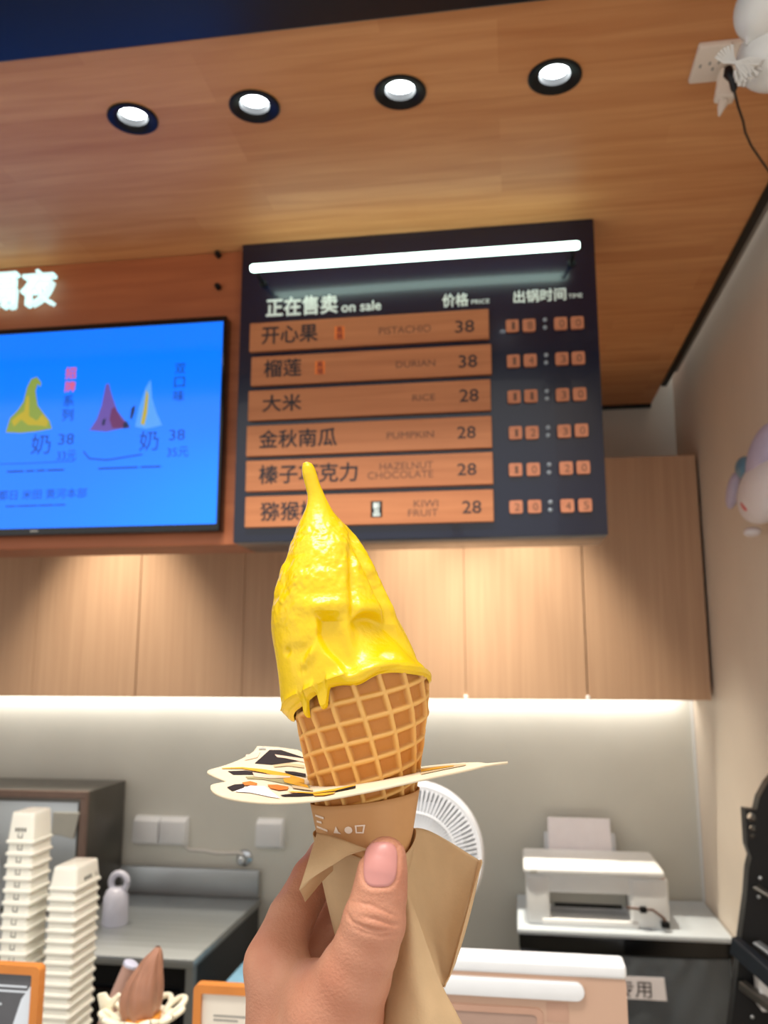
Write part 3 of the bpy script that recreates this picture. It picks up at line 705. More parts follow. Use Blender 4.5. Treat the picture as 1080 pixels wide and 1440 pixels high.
for yy, wd in ((1428, .05), (1434, .03)):
    p = PY(300, yy, 1.0485); MB().box((p[0], 1.0484, p[2] - .001), (p[0] + wd, 1.0495, p[2] + .001)).build('poster_line', 'grey_print', f2)

# display model: chocolate swirl in a cone with a cream scalloped collar
def swirl_pts(ys, xl, xr, depth, ny, na, disp, yend=None):
    fl = spline(ys, xl); frr = spline(ys, xr)
    th = np.linspace(-np.pi, np.pi, na, endpoint=False); t = np.linspace(0, 1, ny)
    T, TH = np.meshgrid(t, th, indexing='ij')
    y1 = ys[-1] if yend is None else yend(TH)
    Yp = ys[0] + T * (y1 - ys[0])
    cx = (fl(Yp) + frr(Yp)) / 2; hw = np.maximum((frr(Yp) - fl(Yp)) / 2, .05)
    C0 = np.empty(Yp.shape + (3,))
    r = FW * F + RT * (cx - 540)[..., None] - UP * (Yp - 720)[..., None]
    C0 = CAM + r * (depth / r[..., 1])[..., None]
    px = depth / F * 1.02
    d = disp(TH, Yp, cx + hw * np.sin(TH), cx, hw)
    R = hw * px + d
    return C0 + RT * (R * np.sin(TH))[..., None] - FH * (R * np.cos(TH))[..., None], T, TH, Yp
cm = empty('display_cone', (-.515, 1.2, KZ)); tag(cm, 'chocolate swirl display cone with a cream scalloped collar', 'display model')
P, *_ = swirl_pts([1331, 1336, 1345, 1360, 1380, 1400, 1415, 1430], [219, 215, 206, 195, 181, 172, 171, 174], [225, 227, 228, 228, 228, 226, 223, 219], 1.2, 70, 96,
                  lambda TH, Yp, x, cx, hw: .0018 * np.sin(7 * TH - (Yp - 1330) * .05) * np.clip((Yp - 1331) / 30, 0, 1))
grid_mesh('swirl', P, 'choc', cm, True)
cc = PY(200, 1432, 1.2)
MC = Matrix.Translation((cc[0], 1.2, KZ))
MB().lathe([(0, .02), (.014, .025), (.024, cc[2] - KZ - .004), (.0255, cc[2] - KZ + .006), (.021, cc[2] - KZ + .006), (0, cc[2] - KZ + .002)], 32, MC).build('wafer_cone', 'cone_orange', cm, 40)
MB().lathe([(0, 0), (.045, 0), (.045, .006), (.024, .010), (.020, .10), (.017, .10), (.0, .02)], 32, MC).build('stand', 'clear_plastic', cm, 40)
for k in range(11):
    a_ = 2 * math.pi * k / 11 + .15; rad = .041 + .005 * (k % 2)
    base = Vector((cc[0] + rad * math.cos(a_), 1.2 + rad * math.sin(a_), cc[2] + .004 + .003 * (k % 2)))
    u_ = Vector((math.cos(a_), math.sin(a_), .55)).normalized(); v_ = Vector((-math.sin(a_), math.cos(a_), 0))
    MB().tube([base + u_ * .016 * math.cos(q * math.pi / 8) + v_ * .012 * math.sin(q * math.pi / 8) for q in range(17)], .0042, 8, False).build('collar_loop', 'cream_loop', cm, 60)
MB().lathe([(.025, -.002), (.044, .001), (.044, .003), (.025, .001)], 32, Matrix.Translation((cc[0], 1.2, cc[2] - .001))).build('collar_ring', 'cream_loop', cm, 40)
wv = [PY(*p, 1.195) for p in ((137, 1398), (148, 1396), (154, 1406), (166, 1396), (170, 1400), (158, 1416), (160, 1436), (146, 1436), (141, 1420))]
MB().prism([(p[0], p[2]) for p in wv], 'y', 1.193, 1.199, .0015).build('collar_wing', 'cream_loop', cm, 40)
r = empty('paper_tube', (-.55, 1.30, KZ)); tag(r, 'pinkish paper tube with a lilac cap behind the chocolate swirl', 'tube')
pa = PY(157, 1420, 1.3); pb = PY(183, 1358, 1.3); dv = Vector(pb - pa); pa = Vector(pa) - dv * ((pa[2] - KZ) / dv.z)
MB().tube([pa, Vector(pb)], [.013, .0105], 24).build('tube', 'pink_paper', r, 40)
MB().tube([Vector(pb), Vector(pb) + dv.normalized() * .004, Vector(pb) + dv.normalized() * .006], [.0112, .0112, .008], 24).build('cap', 'lilac_plastic', r, 40)

# small desk fan behind the hand
fc = Vector((-.140, 1.2, 1.298)); fa = empty('desk_fan', (fc.x, 1.2, KZ)); tag(fa, 'small white desk fan with ribbed round guard behind the napkin', 'fan')
MF = Matrix.Translation(fc) @ Matrix.Rotation(math.radians(4), 4, 'Z') @ Matrix.Rotation(math.pi / 2, 4, 'X')
MB().lathe([(.084, .016), (.090, .017), (.0935, .010), (.0935, -.010), (.089, -.014), (.087, .008), (.084, .012)], 64, MF).build('rim', 'white_plastic', fa, 40)
g = MB()
for k in range(84):
    a_ = 2 * math.pi * k / 84; ca, sa = math.cos(a_), math.sin(a_)
    g.tube([MF @ Vector((r_ * ca, r_ * sa, z_)) for r_, z_ in ((.030, .026), (.055, .025), (.075, .021), (.088, .014))], .0011, 5)
for r_, z_ in ((.030, .026), (.056, .0255)):
    g.tube([MF @ Vector((r_ * math.cos(q * math.pi / 32), r_ * math.sin(q * math.pi / 32), z_)) for q in range(65)], .0014, 6, False)
g.build('guard', 'white_plastic', fa, 60)
MB().lathe([(0, .030), (.018, .029), (.030, .026), (.030, .022), (0, .020)], 40, MF).build('badge', 'white_plastic', fa, 40)
bl = MB()
for k in range(5):
    a_ = 2 * math.pi * k / 5; vs = []
    for r_ in (.016, .045, .074):
        for s_ in (-1, 1):
            t_ = a_ + s_ * .42 + r_ * 3; vs.append(MF @ Vector((r_ * math.cos(t_), r_ * math.sin(t_), .004 + s_ * .006)))
    bl.add(vs, [(0, 1, 3, 2), (2, 3, 5, 4)])
bl.build('blades', 'clear_plastic', fa, 60)
MB().lathe([(.088, -.010), (.07, -.024), (.035, -.034), (0, -.036)], 48, MF).build('rear_shell', 'white_plastic', fa, 40)
MB().tube([(fc.x, 1.235, 1.27), (fc.x, 1.245, 1.18), (fc.x, 1.235, .90), (fc.x, 1.235, KZ + .01)], [.012, .012, .014, .02], 16).lathe([(0, .016), (.03, .016), (.062, .008), (.065, 0), (0, 0)], 40, Matrix.Translation((fc.x, 1.235, KZ))).build('stand', 'white_plastic', fa, 40)

# card terminal / till screen seen from behind
ps_ = empty('till_screen', (-.04, .97, KZ)); tag(ps_, 'rose and white till screen seen from behind on the counter', 'till')
PX0, PX1, PD, PZT = -.19, .104, .95, 1.25
MB().prism(rrect(PX0, PX1 - .0006, KZ + .0, PZT - .013, .006, 4), 'y', PD, PD + .022).build('back_cover', 'rose', ps_, 35)
MB().box((PX0, PD - .003, PZT - .0142), (PX1, PD + .030, PZT), .004, 3).build('top_shell', 'white_plastic', ps_, 35)
zs1 = PY(700, 1376, PD - .004)[2]; zs0 = PY(700, 1402, PD - .004)[2]; xs1 = PY(822, 1393, PD - .004)[0]
MB().prism(rrect(PX0 + .03, xs1, zs0, zs1, (zs1 - zs0) / 2 - .0002, 8), 'y', PD - .006, PD + .002, .0015).build('slot_strip', 'white_plastic', ps_, 40)
q0 = PY(645, 1411, PD); q1 = PY(763, 1416, PD)
ring_prism(rrect(q0[0] - .05, q1[0], q1[2] - .09, q0[2], .006, 4), rrect(q0[0] - .046, q1[0] - .006, q1[2] - .084, q0[2] - .006, .004, 4), PD - .002, PD + .001).build('recess_lip', 'rose_print', ps_, 40)
MB().prism(rrect(q0[0] - .046, q1[0] - .006, q1[2] - .084, q0[2] - .006, .004, 4), 'y', PD - .0006, PD + .001).build('recess', 'rose_dark', ps_, 40)
c = PY(784, 1424, PD); MB().box((c[0] - .011, PD - .0006, c[2] - .009), (c[0] + .011, PD + .001, c[2] + .009)).build('rating_label', 'rose_print', ps_)
c = PY(871, 1372, PD); MB().lathe([(0, .001), (.0014, .001), (.0016, 0), (0, 0)], 10, Matrix.Translation((c[0], PD, c[2])) @ Matrix.Rotation(math.pi / 2, 4, 'X')).build('screw', 'ink', ps_)
MB().box((-.12, .965, KZ), (.03, 1.09, KZ + .02), .005, 2).build('foot', 'white_plastic', ps_, 35)

# ------------------------------------------------------------------ ceiling socket, plug, cord, balloons, plush
so = empty('ceiling_socket', (.325, 1.11, ZC)); tag(so, 'white socket plate screwed to the timber ceiling', 'socket')
MB().box((.270, 1.070, ZC - .009), (.385, 1.146, ZC + .0005), .003, 2).build('plate', 'socket', so, 40)
for dx, dy in ((0, .008), (-.006, -.004), (.006, -.004), (-.018, 0)):
    MB().box((.297 + dx - .0015, 1.108 + dy - .003, ZC - .0094), (.297 + dx + .0015, 1.108 + dy + .003, ZC - .0088)).build('pin_hole', 'grey_print', so)
ad = empty('charger', (.33, 1.14, ZC)); tag(ad, 'white charger hanging from the ceiling socket with tied white cable', 'charger')
def at(px, py, y): return Vector(PY(px, py, y))
MB().prism([(at(1010, 104, 1.12).x, at(1010, 104, 1.12).z), (at(1033, 104, 1.12).x, at(1033, 104, 1.12).z + .004), (at(1031, 145, 1.12).x, at(1031, 145, 1.12).z), (at(1003, 144, 1.12).x, at(1003, 144, 1.12).z)], 'y', 1.105, 1.125, .004).build('body', 'socket', ad, 40)
MB().tube([at(1018, 143, 1.115), at(1014, 152, 1.115), at(1011, 163, 1.115)], [.007, .005, .0015], 10).build('tail', 'socket', ad, 60)
knot = at(1034, 88, .905)
for k in range(13):
    a_ = math.radians(-82 + 78 * k / 12); L_ = .027 + .004 * math.sin(k * 2.3)
    d_ = Vector((math.cos(a_), .12 * math.sin(k), math.sin(a_))); s_ = Vector((-math.sin(a_), .3 * math.cos(k * 1.7), math.cos(a_)))
    MB().tube([knot, knot + d_ * L_ * .5 + s_ * .004, knot + d_ * L_, knot + d_ * L_ * .9 - s_ * .004, knot + d_ * L_ * .4 - s_ * .003], .0018, 6).build('cable_loop', 'cord_white', ad, 60)
for k in range(6):
    a_ = math.radians(95 + 12 * k); d_ = Vector((math.cos(a_), 0, math.sin(a_)))
    MB().tube([knot, knot + d_ * .012 + Vector((0, .004, 0)), knot + d_ * .023], .0018, 6).build('cable_loop', 'cord_white', ad, 60)
pg = empty('black_plug', tuple(at(1026, 104, 1.06))); tag(pg, 'black plug with a thin black cord trailing down to the side wall', 'plug')
MB().tube([at(1024, 95, 1.06), at(1025, 104, 1.06), at(1031, 112, 1.06), at(1032, 124, 1.06), at(1032, 128, 1.06)], [.005, .0075, .006, .0045, .003], 14).build('plug', 'navy_gloss', pg, 60)
cp = [at(1032, 126, 1.06), at(1038, 150, 1.12), at(1045, 170, 1.16), at(1048, 186, 1.2), at(1056, 204, 1.24), at(1068, 222, 1.29), at(1082, 242, 1.35), at(1120, 300, 1.45)]
MB().tube(cp, .0018, 8).build('cord', 'black', pg, 60)
def ball(name, c_, rx, ry, rz_, m, parent, rot=None, seg=32):
    t = bmesh.new(); bmesh.ops.create_uvsphere(t, u_segments=seg, v_segments=seg // 2, radius=1)
    M_ = Matrix.Translation(Vector(c_)) @ (rot.to_4x4() if rot else Matrix.Identity(4)) @ Matrix.Diagonal((rx, ry, rz_, 1))
    bmesh.ops.transform(t, matrix=M_, verts=t.verts); m_ = MB(); m_.merge(t); return m_.build(name, m, parent, 180)
from mathutils import Euler
bc = at(1090, 78, .93); ba = empty('balloon', tuple(bc)); tag(ba, 'big white balloon tied below the ceiling socket', 'balloon')
def balloon(c_, r_, ax, parent):
    ax = Vector(ax).normalized(); M_ = Matrix.Translation(c_) @ ax.to_track_quat('Z', 'X').to_matrix().to_4x4()
    pf = [(0, -r_ * 1.28), (r_ * .10, -r_ * 1.26), (r_ * .05, -r_ * 1.18), (r_ * .16, -r_ * 1.10)]
    pf += [(r_ * math.sin(t) * (1 - .06 * math.cos(t)), -r_ * math.cos(t) * (1.1 if t < 1.57 else 1.0)) for t in np.linspace(.22, math.pi, 18)]
    MB().lathe(pf, 32, M_).build('bladder', 'balloon', parent, 60)
balloon(bc, .040, (.75, 0, .35), ba)
bd_ = at(1075, 14, .90); bb = empty('balloon', tuple(bd_)); tag(bb, 'white balloon tucked behind the big one by the ceiling', 'balloon')
balloon(bd_, .033, (.5, -.2, .85), bb)
MB().tube([at(1048, 88, .93), knot], .0014, 6).build('string', 'cord_white', ba, 60)
MB().tube([knot, at(1030, 80, .96), at(1030, 60, 1.075)], .0018, 6).build('lead', 'cord_white', ad, 60)

pl = empty('wall_plush', (.50, 1.75, 1.8)); tag(pl, 'white and lilac plush hanging on the side wall', 'plush toy')
c0 = Vector(PX(1074, 690, .492)); 
ball('body', c0, .036, .145, .062, 'plush_white', pl)
ball('hood', Vector(PX(1078, 648, .494)), .032, .10, .058, 'lilac', pl, Euler((math.radians(-20), 0, 0)).to_matrix())
ball('ear', Vector(PX(1031, 690, .497)), .014, .055, .020, 'lilac', pl, Euler((math.radians(-35), 0, 0)).to_matrix())
ball('patch', Vector(PX(1047, 658, .494)), .018, .03, .024, 'blue_bin', pl)
ball('cheek_mark', Vector(PX(1046, 711, .462)), .004, .022, .007, 'red_mark', pl, Euler((math.radians(35), 0, 0)).to_matrix())
ball('foot', Vector(PX(1058, 748, .500)), .018, .022, .010, 'plush_white', pl)

# ------------------------------------------------------------------ the ice cream in the hand
AX = .36                                           # depth of the cone's axis
def fbm(P, freq, octv=3, seed=0):
    """cheap smooth noise: sums of rotated sines"""
    g_ = np.random.default_rng(seed); out = 0; amp = 1.0
    for o_ in range(octv):
        for k in range(5):
            d_ = g_.normal(size=3); d_ /= np.linalg.norm(d_)
            out = out + amp * np.sin((P @ d_) * freq * (1 + .35 * k / 5) + g_.uniform(0, 6.28)) / 5 ** .5
        freq *= 2.1; amp *= .5
    return out
def gz(x, y, cx, cy, sx, sy, rot=0):
    c_, s_ = math.cos(math.radians(rot)), math.sin(math.radians(rot))
    u = (x - cx) * c_ + (y - cy) * s_; v = -(x - cx) * s_ + (y - cy) * c_
    return np.exp(-.5 * ((u / sx) ** 2 + (v / sy) ** 2))
def sg(v): return 1 / (1 + np.exp(-v))

ic = empty('ice_cream_cone', tuple(PY(511, 1480, AX))); tag(ic, 'bright yellow soft serve in a waffle cone held by the hand', 'ice cream')
# cone: half width and centre line in pixels at the axis depth, converted to metres
CONE = lambda y: np.minimum(95 - (y - 985) * .187, 93.5 - (y - 965) * .03)
CCX = lambda y: 508 + (y - 985) * .026
rim_y = spline([-3.15, -2.4, -1.57, -1.3, -1.0, -.7, -.3, .15, .65, 1.1, 1.57, 2.4, 3.15], [975, 984, 1004, 1000, 986, 976, 960, 946, 939, 942, 956, 962, 975])
def rev(hw, TH, Yp, off=0.0):
    r = FW * F + RT * (CCX(Yp) - 540)[..., None] - UP * (Yp - 720)[..., None]
    C0 = CAM + r * (AX / r[..., 1])[..., None]
    R = hw * AX / F * 1.012 + off
    return C0 + RT * (R * np.sin(TH))[..., None] - FH * (R * np.cos(TH))[..., None]
th = np.linspace(-np.pi, np.pi, 460, endpoint=False); t = np.linspace(0, 1, 300)
T, TH = np.meshgrid(t, th, indexing='ij')
Yp = rim_y(TH) - 2 + T * (1472 - rim_y(TH))
hw = CONE(Yp)
su = TH * 80.0; sv = Yp - 985
ang = math.radians(15)
pa_ = (su * math.cos(ang) - sv * math.sin(ang) * 1.0); pb_ = (su * math.sin(ang) + sv * math.cos(ang))
def barprof(p, sp): 
    d_ = np.abs((p / sp + .5) % 1 - .5) * sp
    return np.clip(1.5 - d_ / 3.2, 0, 1)
br_ = np.maximum(barprof(pa_, 31.4), barprof(pb_ + 6, 27.0))
br_ = br_ * br_ * (3 - 2 * br_)
off = (br_ - 1) * .0016 + .0002
P = rev(hw, TH, Yp, off); P += 0
P += (fbm(P, 500, 2, 3) * .00012)[..., None] * (RT * np.sin(TH)[..., None] - FH * np.cos(TH)[..., None])
wc = grid_mesh('waffle_cone', P, 'wafer', ic, True, 180, br_)
sm = wc.modifiers.new('wall', 'SOLIDIFY'); sm.thickness = .0022; sm.offset = -1

# soft serve
ys = [649.5, 651, 655, 664, 680, 700, 720, 740, 760, 772, 785, 800, 820, 840, 870, 900, 930, 960, 985, 1005, 1016]
xl = [431, 427, 425, 424.5, 428, 432, 428, 421, 414, 408, 404, 398, 391, 388, 386, 389, 393, 397, 399, 404, 412]
xr = [433, 437, 441, 445, 450, 459, 470, 485, 503, 511, 518, 527, 536, 545, 557, 570, 584, 594, 595, 592, 590]
drip = lambda TH: 24 * np.exp(-((TH + .37) / .075) ** 4) + 20 * np.exp(-((TH + .68) / .045) ** 4) + 5 * np.exp(-.5 * ((TH - .12) / .12) ** 2) + 2 * np.sin(TH * 7 + 1) * np.clip(1 - np.abs(TH) / 2, 0, 1)
yend = lambda TH: rim_y(TH) + 7 + drip(TH) + 6 * np.exp(-.5 * ((TH + 1.2) / .35) ** 2)
def serve(TH, Yp, x, cx, hw_):
    f = np.clip(np.cos(TH) * 3, 0, 1)                # features of the near side
    d_ = np.zeros_like(x)
    d_ -= .0022 * f * np.exp(-.5 * ((x - (497 + .03 * (Yp - 800))) / 4.0) ** 2) * sg((Yp - 765) / 14) * sg((880 - Yp) / 8)      # groove between the two lobes
    d_ += .0012 * f * sg((495 - x) / 5) * sg((Yp - 770) / 25) * sg((985 - Yp) / 10)
    # hollow with a torn left edge
    le = np.interp(Yp, [862, 870, 895, 920, 945], [455, 451, 454, 468, 492]) + 2.0 * np.sin(Yp * .13); re_ = np.interp(Yp, [862, 890, 925, 945], [477, 484, 497, 503])
    d_ -= .0042 * f * sg((x - le) / 1.3) * sg((re_ - x) / 4.5) * np.clip((Yp - 864) / 14, 0, 1) * sg((948 - Yp) / 5)
    d_ += .0016 * f * gz(x, Yp, 462, 856, 18, 7)
    # scoop on the right lobe: drops under a curved brow and comes forward again
    arc = 868 + .02 * (x - 520) ** 2 + .00002 * np.abs(x - 520) ** 3; wth = sg((x - 501) / 3) * sg((554 - x) / 5)
    d_ -= .0060 * f * sg((Yp - arc) / 2.2) * np.clip((942 - Yp) / 72, 0, 1) * wth
    d_ += .0014 * f * gz(x, Yp, 525, 858, 26, 8) + .0018 * f * gz(x, Yp, 535, 928, 26, 14, -10)
    # shallow chips on the left lobe
    d_ -= .0010 * f * sg((x - 418 - .3 * (Yp - 915)) / 2) * sg((446 - x - .5 * (Yp - 915)) / 2) * sg((Yp - 907 - .15 * (440 - x)) / 3) * sg((929 - Yp) / 5); d_ -= .0010 * f * gz(x, Yp, 415, 917, 2.5, 4)
    d_ += .0012 * f * gz(x, Yp, 447, 922, 4, 8, 25)
    d_ -= .0008 * f * gz(x, Yp, 436, 942, 4, 4)
    # roll along the wafer's rim
    d_ += .0022 * f * np.exp(-.5 * ((Yp - (yend(TH) - 15)) / 7) ** 2) * sg((x - 490) / 6)
    # ribbon edge running down the right side
    edge = np.interp(Yp, [715, 745, 780, 830, 880, 925], [474, 500, 510, 533, 552, 578])
    d_ -= .0024 * f * np.exp(-.5 * ((x - edge + 4) / 3.2) ** 2) * sg((Yp - 735) / 8) * sg((915 - Yp) / 8)
    d_ += .0012 * f * np.exp(-.5 * ((x - edge - 5) / 5) ** 2) * sg((Yp - 730) / 8) * sg((930 - Yp) / 8)
    # left side folds
    d_ += .0012 * gz(x, Yp, 402, 800, 8, 6, -40) - .0016 * gz(x, Yp, 409, 797, 5, 10, 30)
    d_ -= .0012 * f * gz(x, Yp, 407, 822, 6, 10, 20) - .001 * f * gz(x, Yp, 425, 825, 16, 6, -35)
    d_ -= .0010 * f * gz(x, Yp, 408, 838, 14, 4, -30)
    # turn of the spiral at the back
    d_ += .0012 * (1 - f) * np.sin(2 * TH + (Yp - 650) * .045)
    # lip where it meets the wafer
    k = (yend(TH) - Yp)
    d_ += .0016 * np.exp(-.5 * ((k - 9) / 6) ** 2) - .0030 * np.clip(1 - k / 4, 0, 1) ** 2
    d_ *= np.clip((Yp - 690) / 50, .0, 1)
    return d_
P, T, TH, Yp = swirl_pts(ys, xl, xr, AX, 420, 520, serve, yend)
nrm = RT * np.sin(TH)[..., None] - FH * np.cos(TH)[..., None]
am = np.clip((Yp - 700) / 60, 0.05, 1) * (1 - .75 * sg((Yp - 930) / 12) * (np.cos(TH) > 0)) * (1 - .7 * sg(((CCX(Yp) + 60 * np.sin(TH)) - 515) / 6) * sg((Yp - 850) / 10) * (np.cos(TH) > 0))
Q_ = P.reshape(-1, 3)
n1 = np.array([mnoise.fractal(Vector(q_ * 150), 1.0, 2.0, 3) for q_ in Q_]).reshape(Yp.shape)
n2 = np.array([mnoise.noise(Vector(q_ * 420)) for q_ in Q_]).reshape(Yp.shape)
n3 = np.array([mnoise.noise(Vector(q_ * 90 + 7)) for q_ in Q_]).reshape(Yp.shape)
P += ((n1 * .0006 * (.4 + .6 * sg((870 - Yp) / 20)) + n2 * .00042 * (.2 + .8 * sg((855 - Yp) / 14)) * np.clip(n3 * 2 + .45, 0, 1)) * am)[..., None] * nrm
# where it overhangs the wafer keep it just outside the wafer's surface
ax_r = np.linalg.norm((P - rev(np.zeros_like(Yp), TH, Yp))[..., :2], axis=-1)
need = CONE(Yp) * AX / F * 1.012 + .0013
low = Yp > rim_y(TH) - 4
kk = (yend(TH) - Yp); need = need - .0012 * np.clip(1 - kk / 5, 0, 1)
push = np.where(low, need - ax_r, 0)
cap_ = np.where(low & (ax_r < need), push, 0) + np.where(low & (ax_r > need + .0016), (need + .0016 - ax_r) * sg((Yp - rim_y(TH)) / 3), 0)
P += cap_[..., None] * nrm
grid_mesh('soft_serve', P, 'yellow_ice', ic, True, 180)

# paper sleeve round the lower cone
th = np.linspace(-np.pi, np.pi, 128, endpoint=False); T, TH = np.meshgrid(np.linspace(0, 1, 40), th, indexing='ij')
ytop = 1118 - 10 * np.sin(TH)
Yp = ytop + T * (1484 - ytop)
P = rev(CONE(Yp) + 4.2, TH, Yp)
slv = grid_mesh('paper_sleeve', P, 'sleeve', ic, True)
sm = slv.modifiers.new('paper', 'SOLIDIFY'); sm.thickness = .0005
def on_sleeve(poly, name, m, parent):
    """flat print that follows the sleeve; poly in pixels"""
    c_ = np.mean(poly, 0); pts = []
    for x, y in poly:
        y = np.float64(y); h_ = CONE(y) + 4.2; pts.append(rev(np.array([h_]), np.array([math.asin(max(-1, min(1, (x - CCX(y)) / h_)))]), np.array([y]), .0004)[0])
    h_ = CONE(c_[1]) + 4.2; mid = rev(np.array([h_]), np.array([math.asin((c_[0] - CCX(c_[1])) / h_)]), np.array([c_[1]]), .0004)[0]
    n = len(pts); return MB().add([mid] + pts, [(0, 1 + k, 1 + (k + 1) % n) for k in range(n)]).build(name, m, parent)
for q in ([(450, 1139), (462, 1140), (462, 1143), (450, 1142)], [(452, 1147), (459, 1147), (459, 1150), (452, 1150)], [(452, 1155), (467, 1157), (467, 1160), (452, 1158)],
          [(475, 1160), (478, 1150), (481, 1157), (485, 1160)], [(494 + 5 * math.cos(a), 1154 + 5 * math.sin(a)) for a in np.linspace(0, 2 * np.pi, 12, endpoint=False)],
          [(502, 1147), (515, 1146), (515, 1148), (502, 1149)], [(503, 1156), (513, 1156), (513, 1158), (503, 1158)], [(502, 1147), (504, 1147), (505, 1158), (503, 1158)], [(513, 1146), (515, 1146), (513, 1158), (511, 1158)]):
    on_sleeve(q, 'printed_mark', 'sleeve_print', slv)

# ------------------------------------------------------------------ die-cut collar card round the cone
OUT = [(296, 1105, .345), (303, 1115, .330), (330, 1123, .316), (380, 1128, .308), (440, 1125, .306), (500, 1115, .309), (560, 1102, .314), (620, 1089, .325), (660, 1081, .338), (683, 1075.5, .350),
       (714, 1071.5, .356), (714, 1070.5, .357), (684, 1073, .356), (676, 1071.8, .366), (640, 1073, .388), (600, 1077, .400), (520, 1083, .408), (440, 1070, .412), (425, 1056, .414), (418, 1053, .416), (390, 1051, .418), (362, 1049, .418), (357, 1056, .408), (340, 1067, .396), (316, 1076, .384), (292, 1084, .374), (300, 1090, .366), (320, 1099, .357), (306, 1101, .352)]
OP = np.array([PY(x, y, d_) for x, y, d_ in OUT])
def round_outline(A, sharp, k=4):
    n = len(A); out = []
    for i in range(n):
        p0, p1, p2, p3 = A[i - 1], A[i], A[(i + 1) % n], A[(i + 2) % n]; out.append(p1)
        if i in sharp or (i + 1) % n in sharp: continue
        for t_ in np.arange(1, k) / k:
            out.append(.5 * (2 * p1 + (p2 - p0) * t_ + (2 * p0 - 5 * p1 + 4 * p2 - p3) * t_**2 + (3 * p1 - p0 - 3 * p2 + p3) * t_**3))
    return np.array(out)
CTRL = OP; OP = round_outline(OP, {9, 10, 11, 12, 20, 21, 27})
def tps(P2, z, lam=1e-7):
    def K(a, b):
        r2 = ((a[:, None] - b[None]) ** 2).sum(-1); return r2 * np.log(r2 + 1e-12)
    n = len(P2); A = np.zeros((n + 3, n + 3)); A[:n, :n] = K(P2, P2) + lam * np.eye(n); A[:n, n] = 1; A[:n, n + 1:] = P2; A[n, :n] = 1; A[n + 1:, :n] = P2.T
    w_ = np.linalg.solve(A, np.r_[z, 0, 0, 0])
    return lambda Q: K(Q, P2) @ w_[:n] + w_[n] + Q @ w_[n + 1:]
cz_ = tps(CTRL[:, :2], CTRL[:, 2], 2e-4)
cx0 = PY(511, 1100, AX)
def card():
    pts = [Vector(p) for p in OP[:, :2]]; n = len(pts); edges = [(k, (k + 1) % n) for k in range(n)]
    R_ = CONE(1098) * AX / F * 1.012 - .0002
    i0 = len(pts); H_ = 48
    pts += [Vector((cx0[0] + R_ * math.cos(2 * math.pi * k / H_), cx0[1] + R_ * math.sin(2 * math.pi * k / H_))) for k in range(H_)]
    edges += [(i0 + k, i0 + (k + 1) % H_) for k in range(H_)]
    gx = np.arange(OP[:, 0].min(), OP[:, 0].max(), .004); gy = np.arange(OP[:, 1].min(), OP[:, 1].max(), .004)
    poly = OP[:, :2]
    def inside(x, y):
        c_ = False; j = n - 1
        for i in range(n):
            if (poly[i, 1] > y) != (poly[j, 1] > y) and x < (poly[j, 0] - poly[i, 0]) * (y - poly[i, 1]) / (poly[j, 1] - poly[i, 1]) + poly[i, 0]: c_ = not c_
            j = i
        return c_
    for x in gx:
        for y in gy:
            if inside(x, y) and math.hypot(x - cx0[0], y - cx0[1]) > R_ + .002: pts.append(Vector((x, y)))
    v, e, f, *_ = delaunay_2d_cdt(pts, edges, [], 1, 1e-6)
    fs = [list(t_) for t_ in f if (sum((v[i] for i in t_), Vector((0, 0))) / len(t_) - Vector(cx0[:2])).length > R_ * .98]
    V2 = np.array([[p.x, p.y] for p in v]); zz = cz_(V2)
    return MB().add([(a_, b_, c_) for (a_, b_), c_ in zip(V2, zz)], fs)
cc_ = card().build('collar_card', 'card', None, 60)
sm = cc_.modifiers.new('board', 'SOLIDIFY'); sm.thickness = .0009; sm.offset = -1
tag(cc_, 'die-cut printed paper card threaded round the waffle cone', 'card')
def on_card(px, py, lift=.0003):
    r = ray(px, py); lo, hi = .28, .46
    f = lambda d_: (CAM + r * (d_ / r[1]))[2] - cz_((CAM + r * (d_ / r[1]))[None, :2])[0]
    ds = np.linspace(lo, hi, 120); v = np.array([f(d_) for d_ in ds]); s_ = np.where(np.sign(v[:-1]) != np.sign(v[1:]))[0]
    d_ = ds[s_[0]] if len(s_) else ds[np.argmin(np.abs(v))]
    if len(s_):
        a_, b_ = ds[s_[0]], ds[s_[0] + 1]
        for _ in range(20):
            m_ = (a_ + b_) / 2
            if np.sign(f(m_)) == np.sign(f(a_)): a_ = m_
            else: b_ = m_
        d_ = (a_ + b_) / 2
    p = CAM + r * (d_ / r[1]); return np.array([p[0], p[1], cz_(p[None, :2])[0] + lift])
def card_print(poly, m, lift):
    """poly: upper edge then lower edge, same count, pixels"""
    n = len(poly) // 2; up_ = poly[:n]; lo_ = poly[n:][::-1]
    rows = []
    for s_ in np.linspace(0, 1, 5):
        row = []
        for k in range(n - 1):
            for q in np.linspace(0, 1, 5)[(0 if k == 0 else 1):]:
                u0 = np.array(up_[k]) * (1 - q) + np.array(up_[k + 1]) * q; l0 = np.array(lo_[k]) * (1 - q) + np.array(lo_[k + 1]) * q
                row.append(on_card(*(u0 * (1 - s_) + l0 * s_), lift))
        rows.append(row)
    grid_mesh('print_shape', np.array(rows), m, cc_)
card_print([(379, 1055), (395, 1055), (428, 1066), (428, 1070), (382, 1076), (358, 1074)], 'print_black', .0002)
card_print([(320, 1085), (345, 1084), (376, 1088), (374, 1090), (345, 1090), (328, 1090)], 'print_black', .0002)
card_print([(312, 1081), (340, 1080), (372, 1083), (400, 1088), (428, 1097), (428, 1103), (400, 1096), (372, 1088), (340, 1082), (312, 1082)], 'print_yellow', .0004)
card_print([(386, 1062), (400, 1064), (428, 1068), (428, 1073), (400, 1067), (390, 1066)], 'print_pink', .0004)
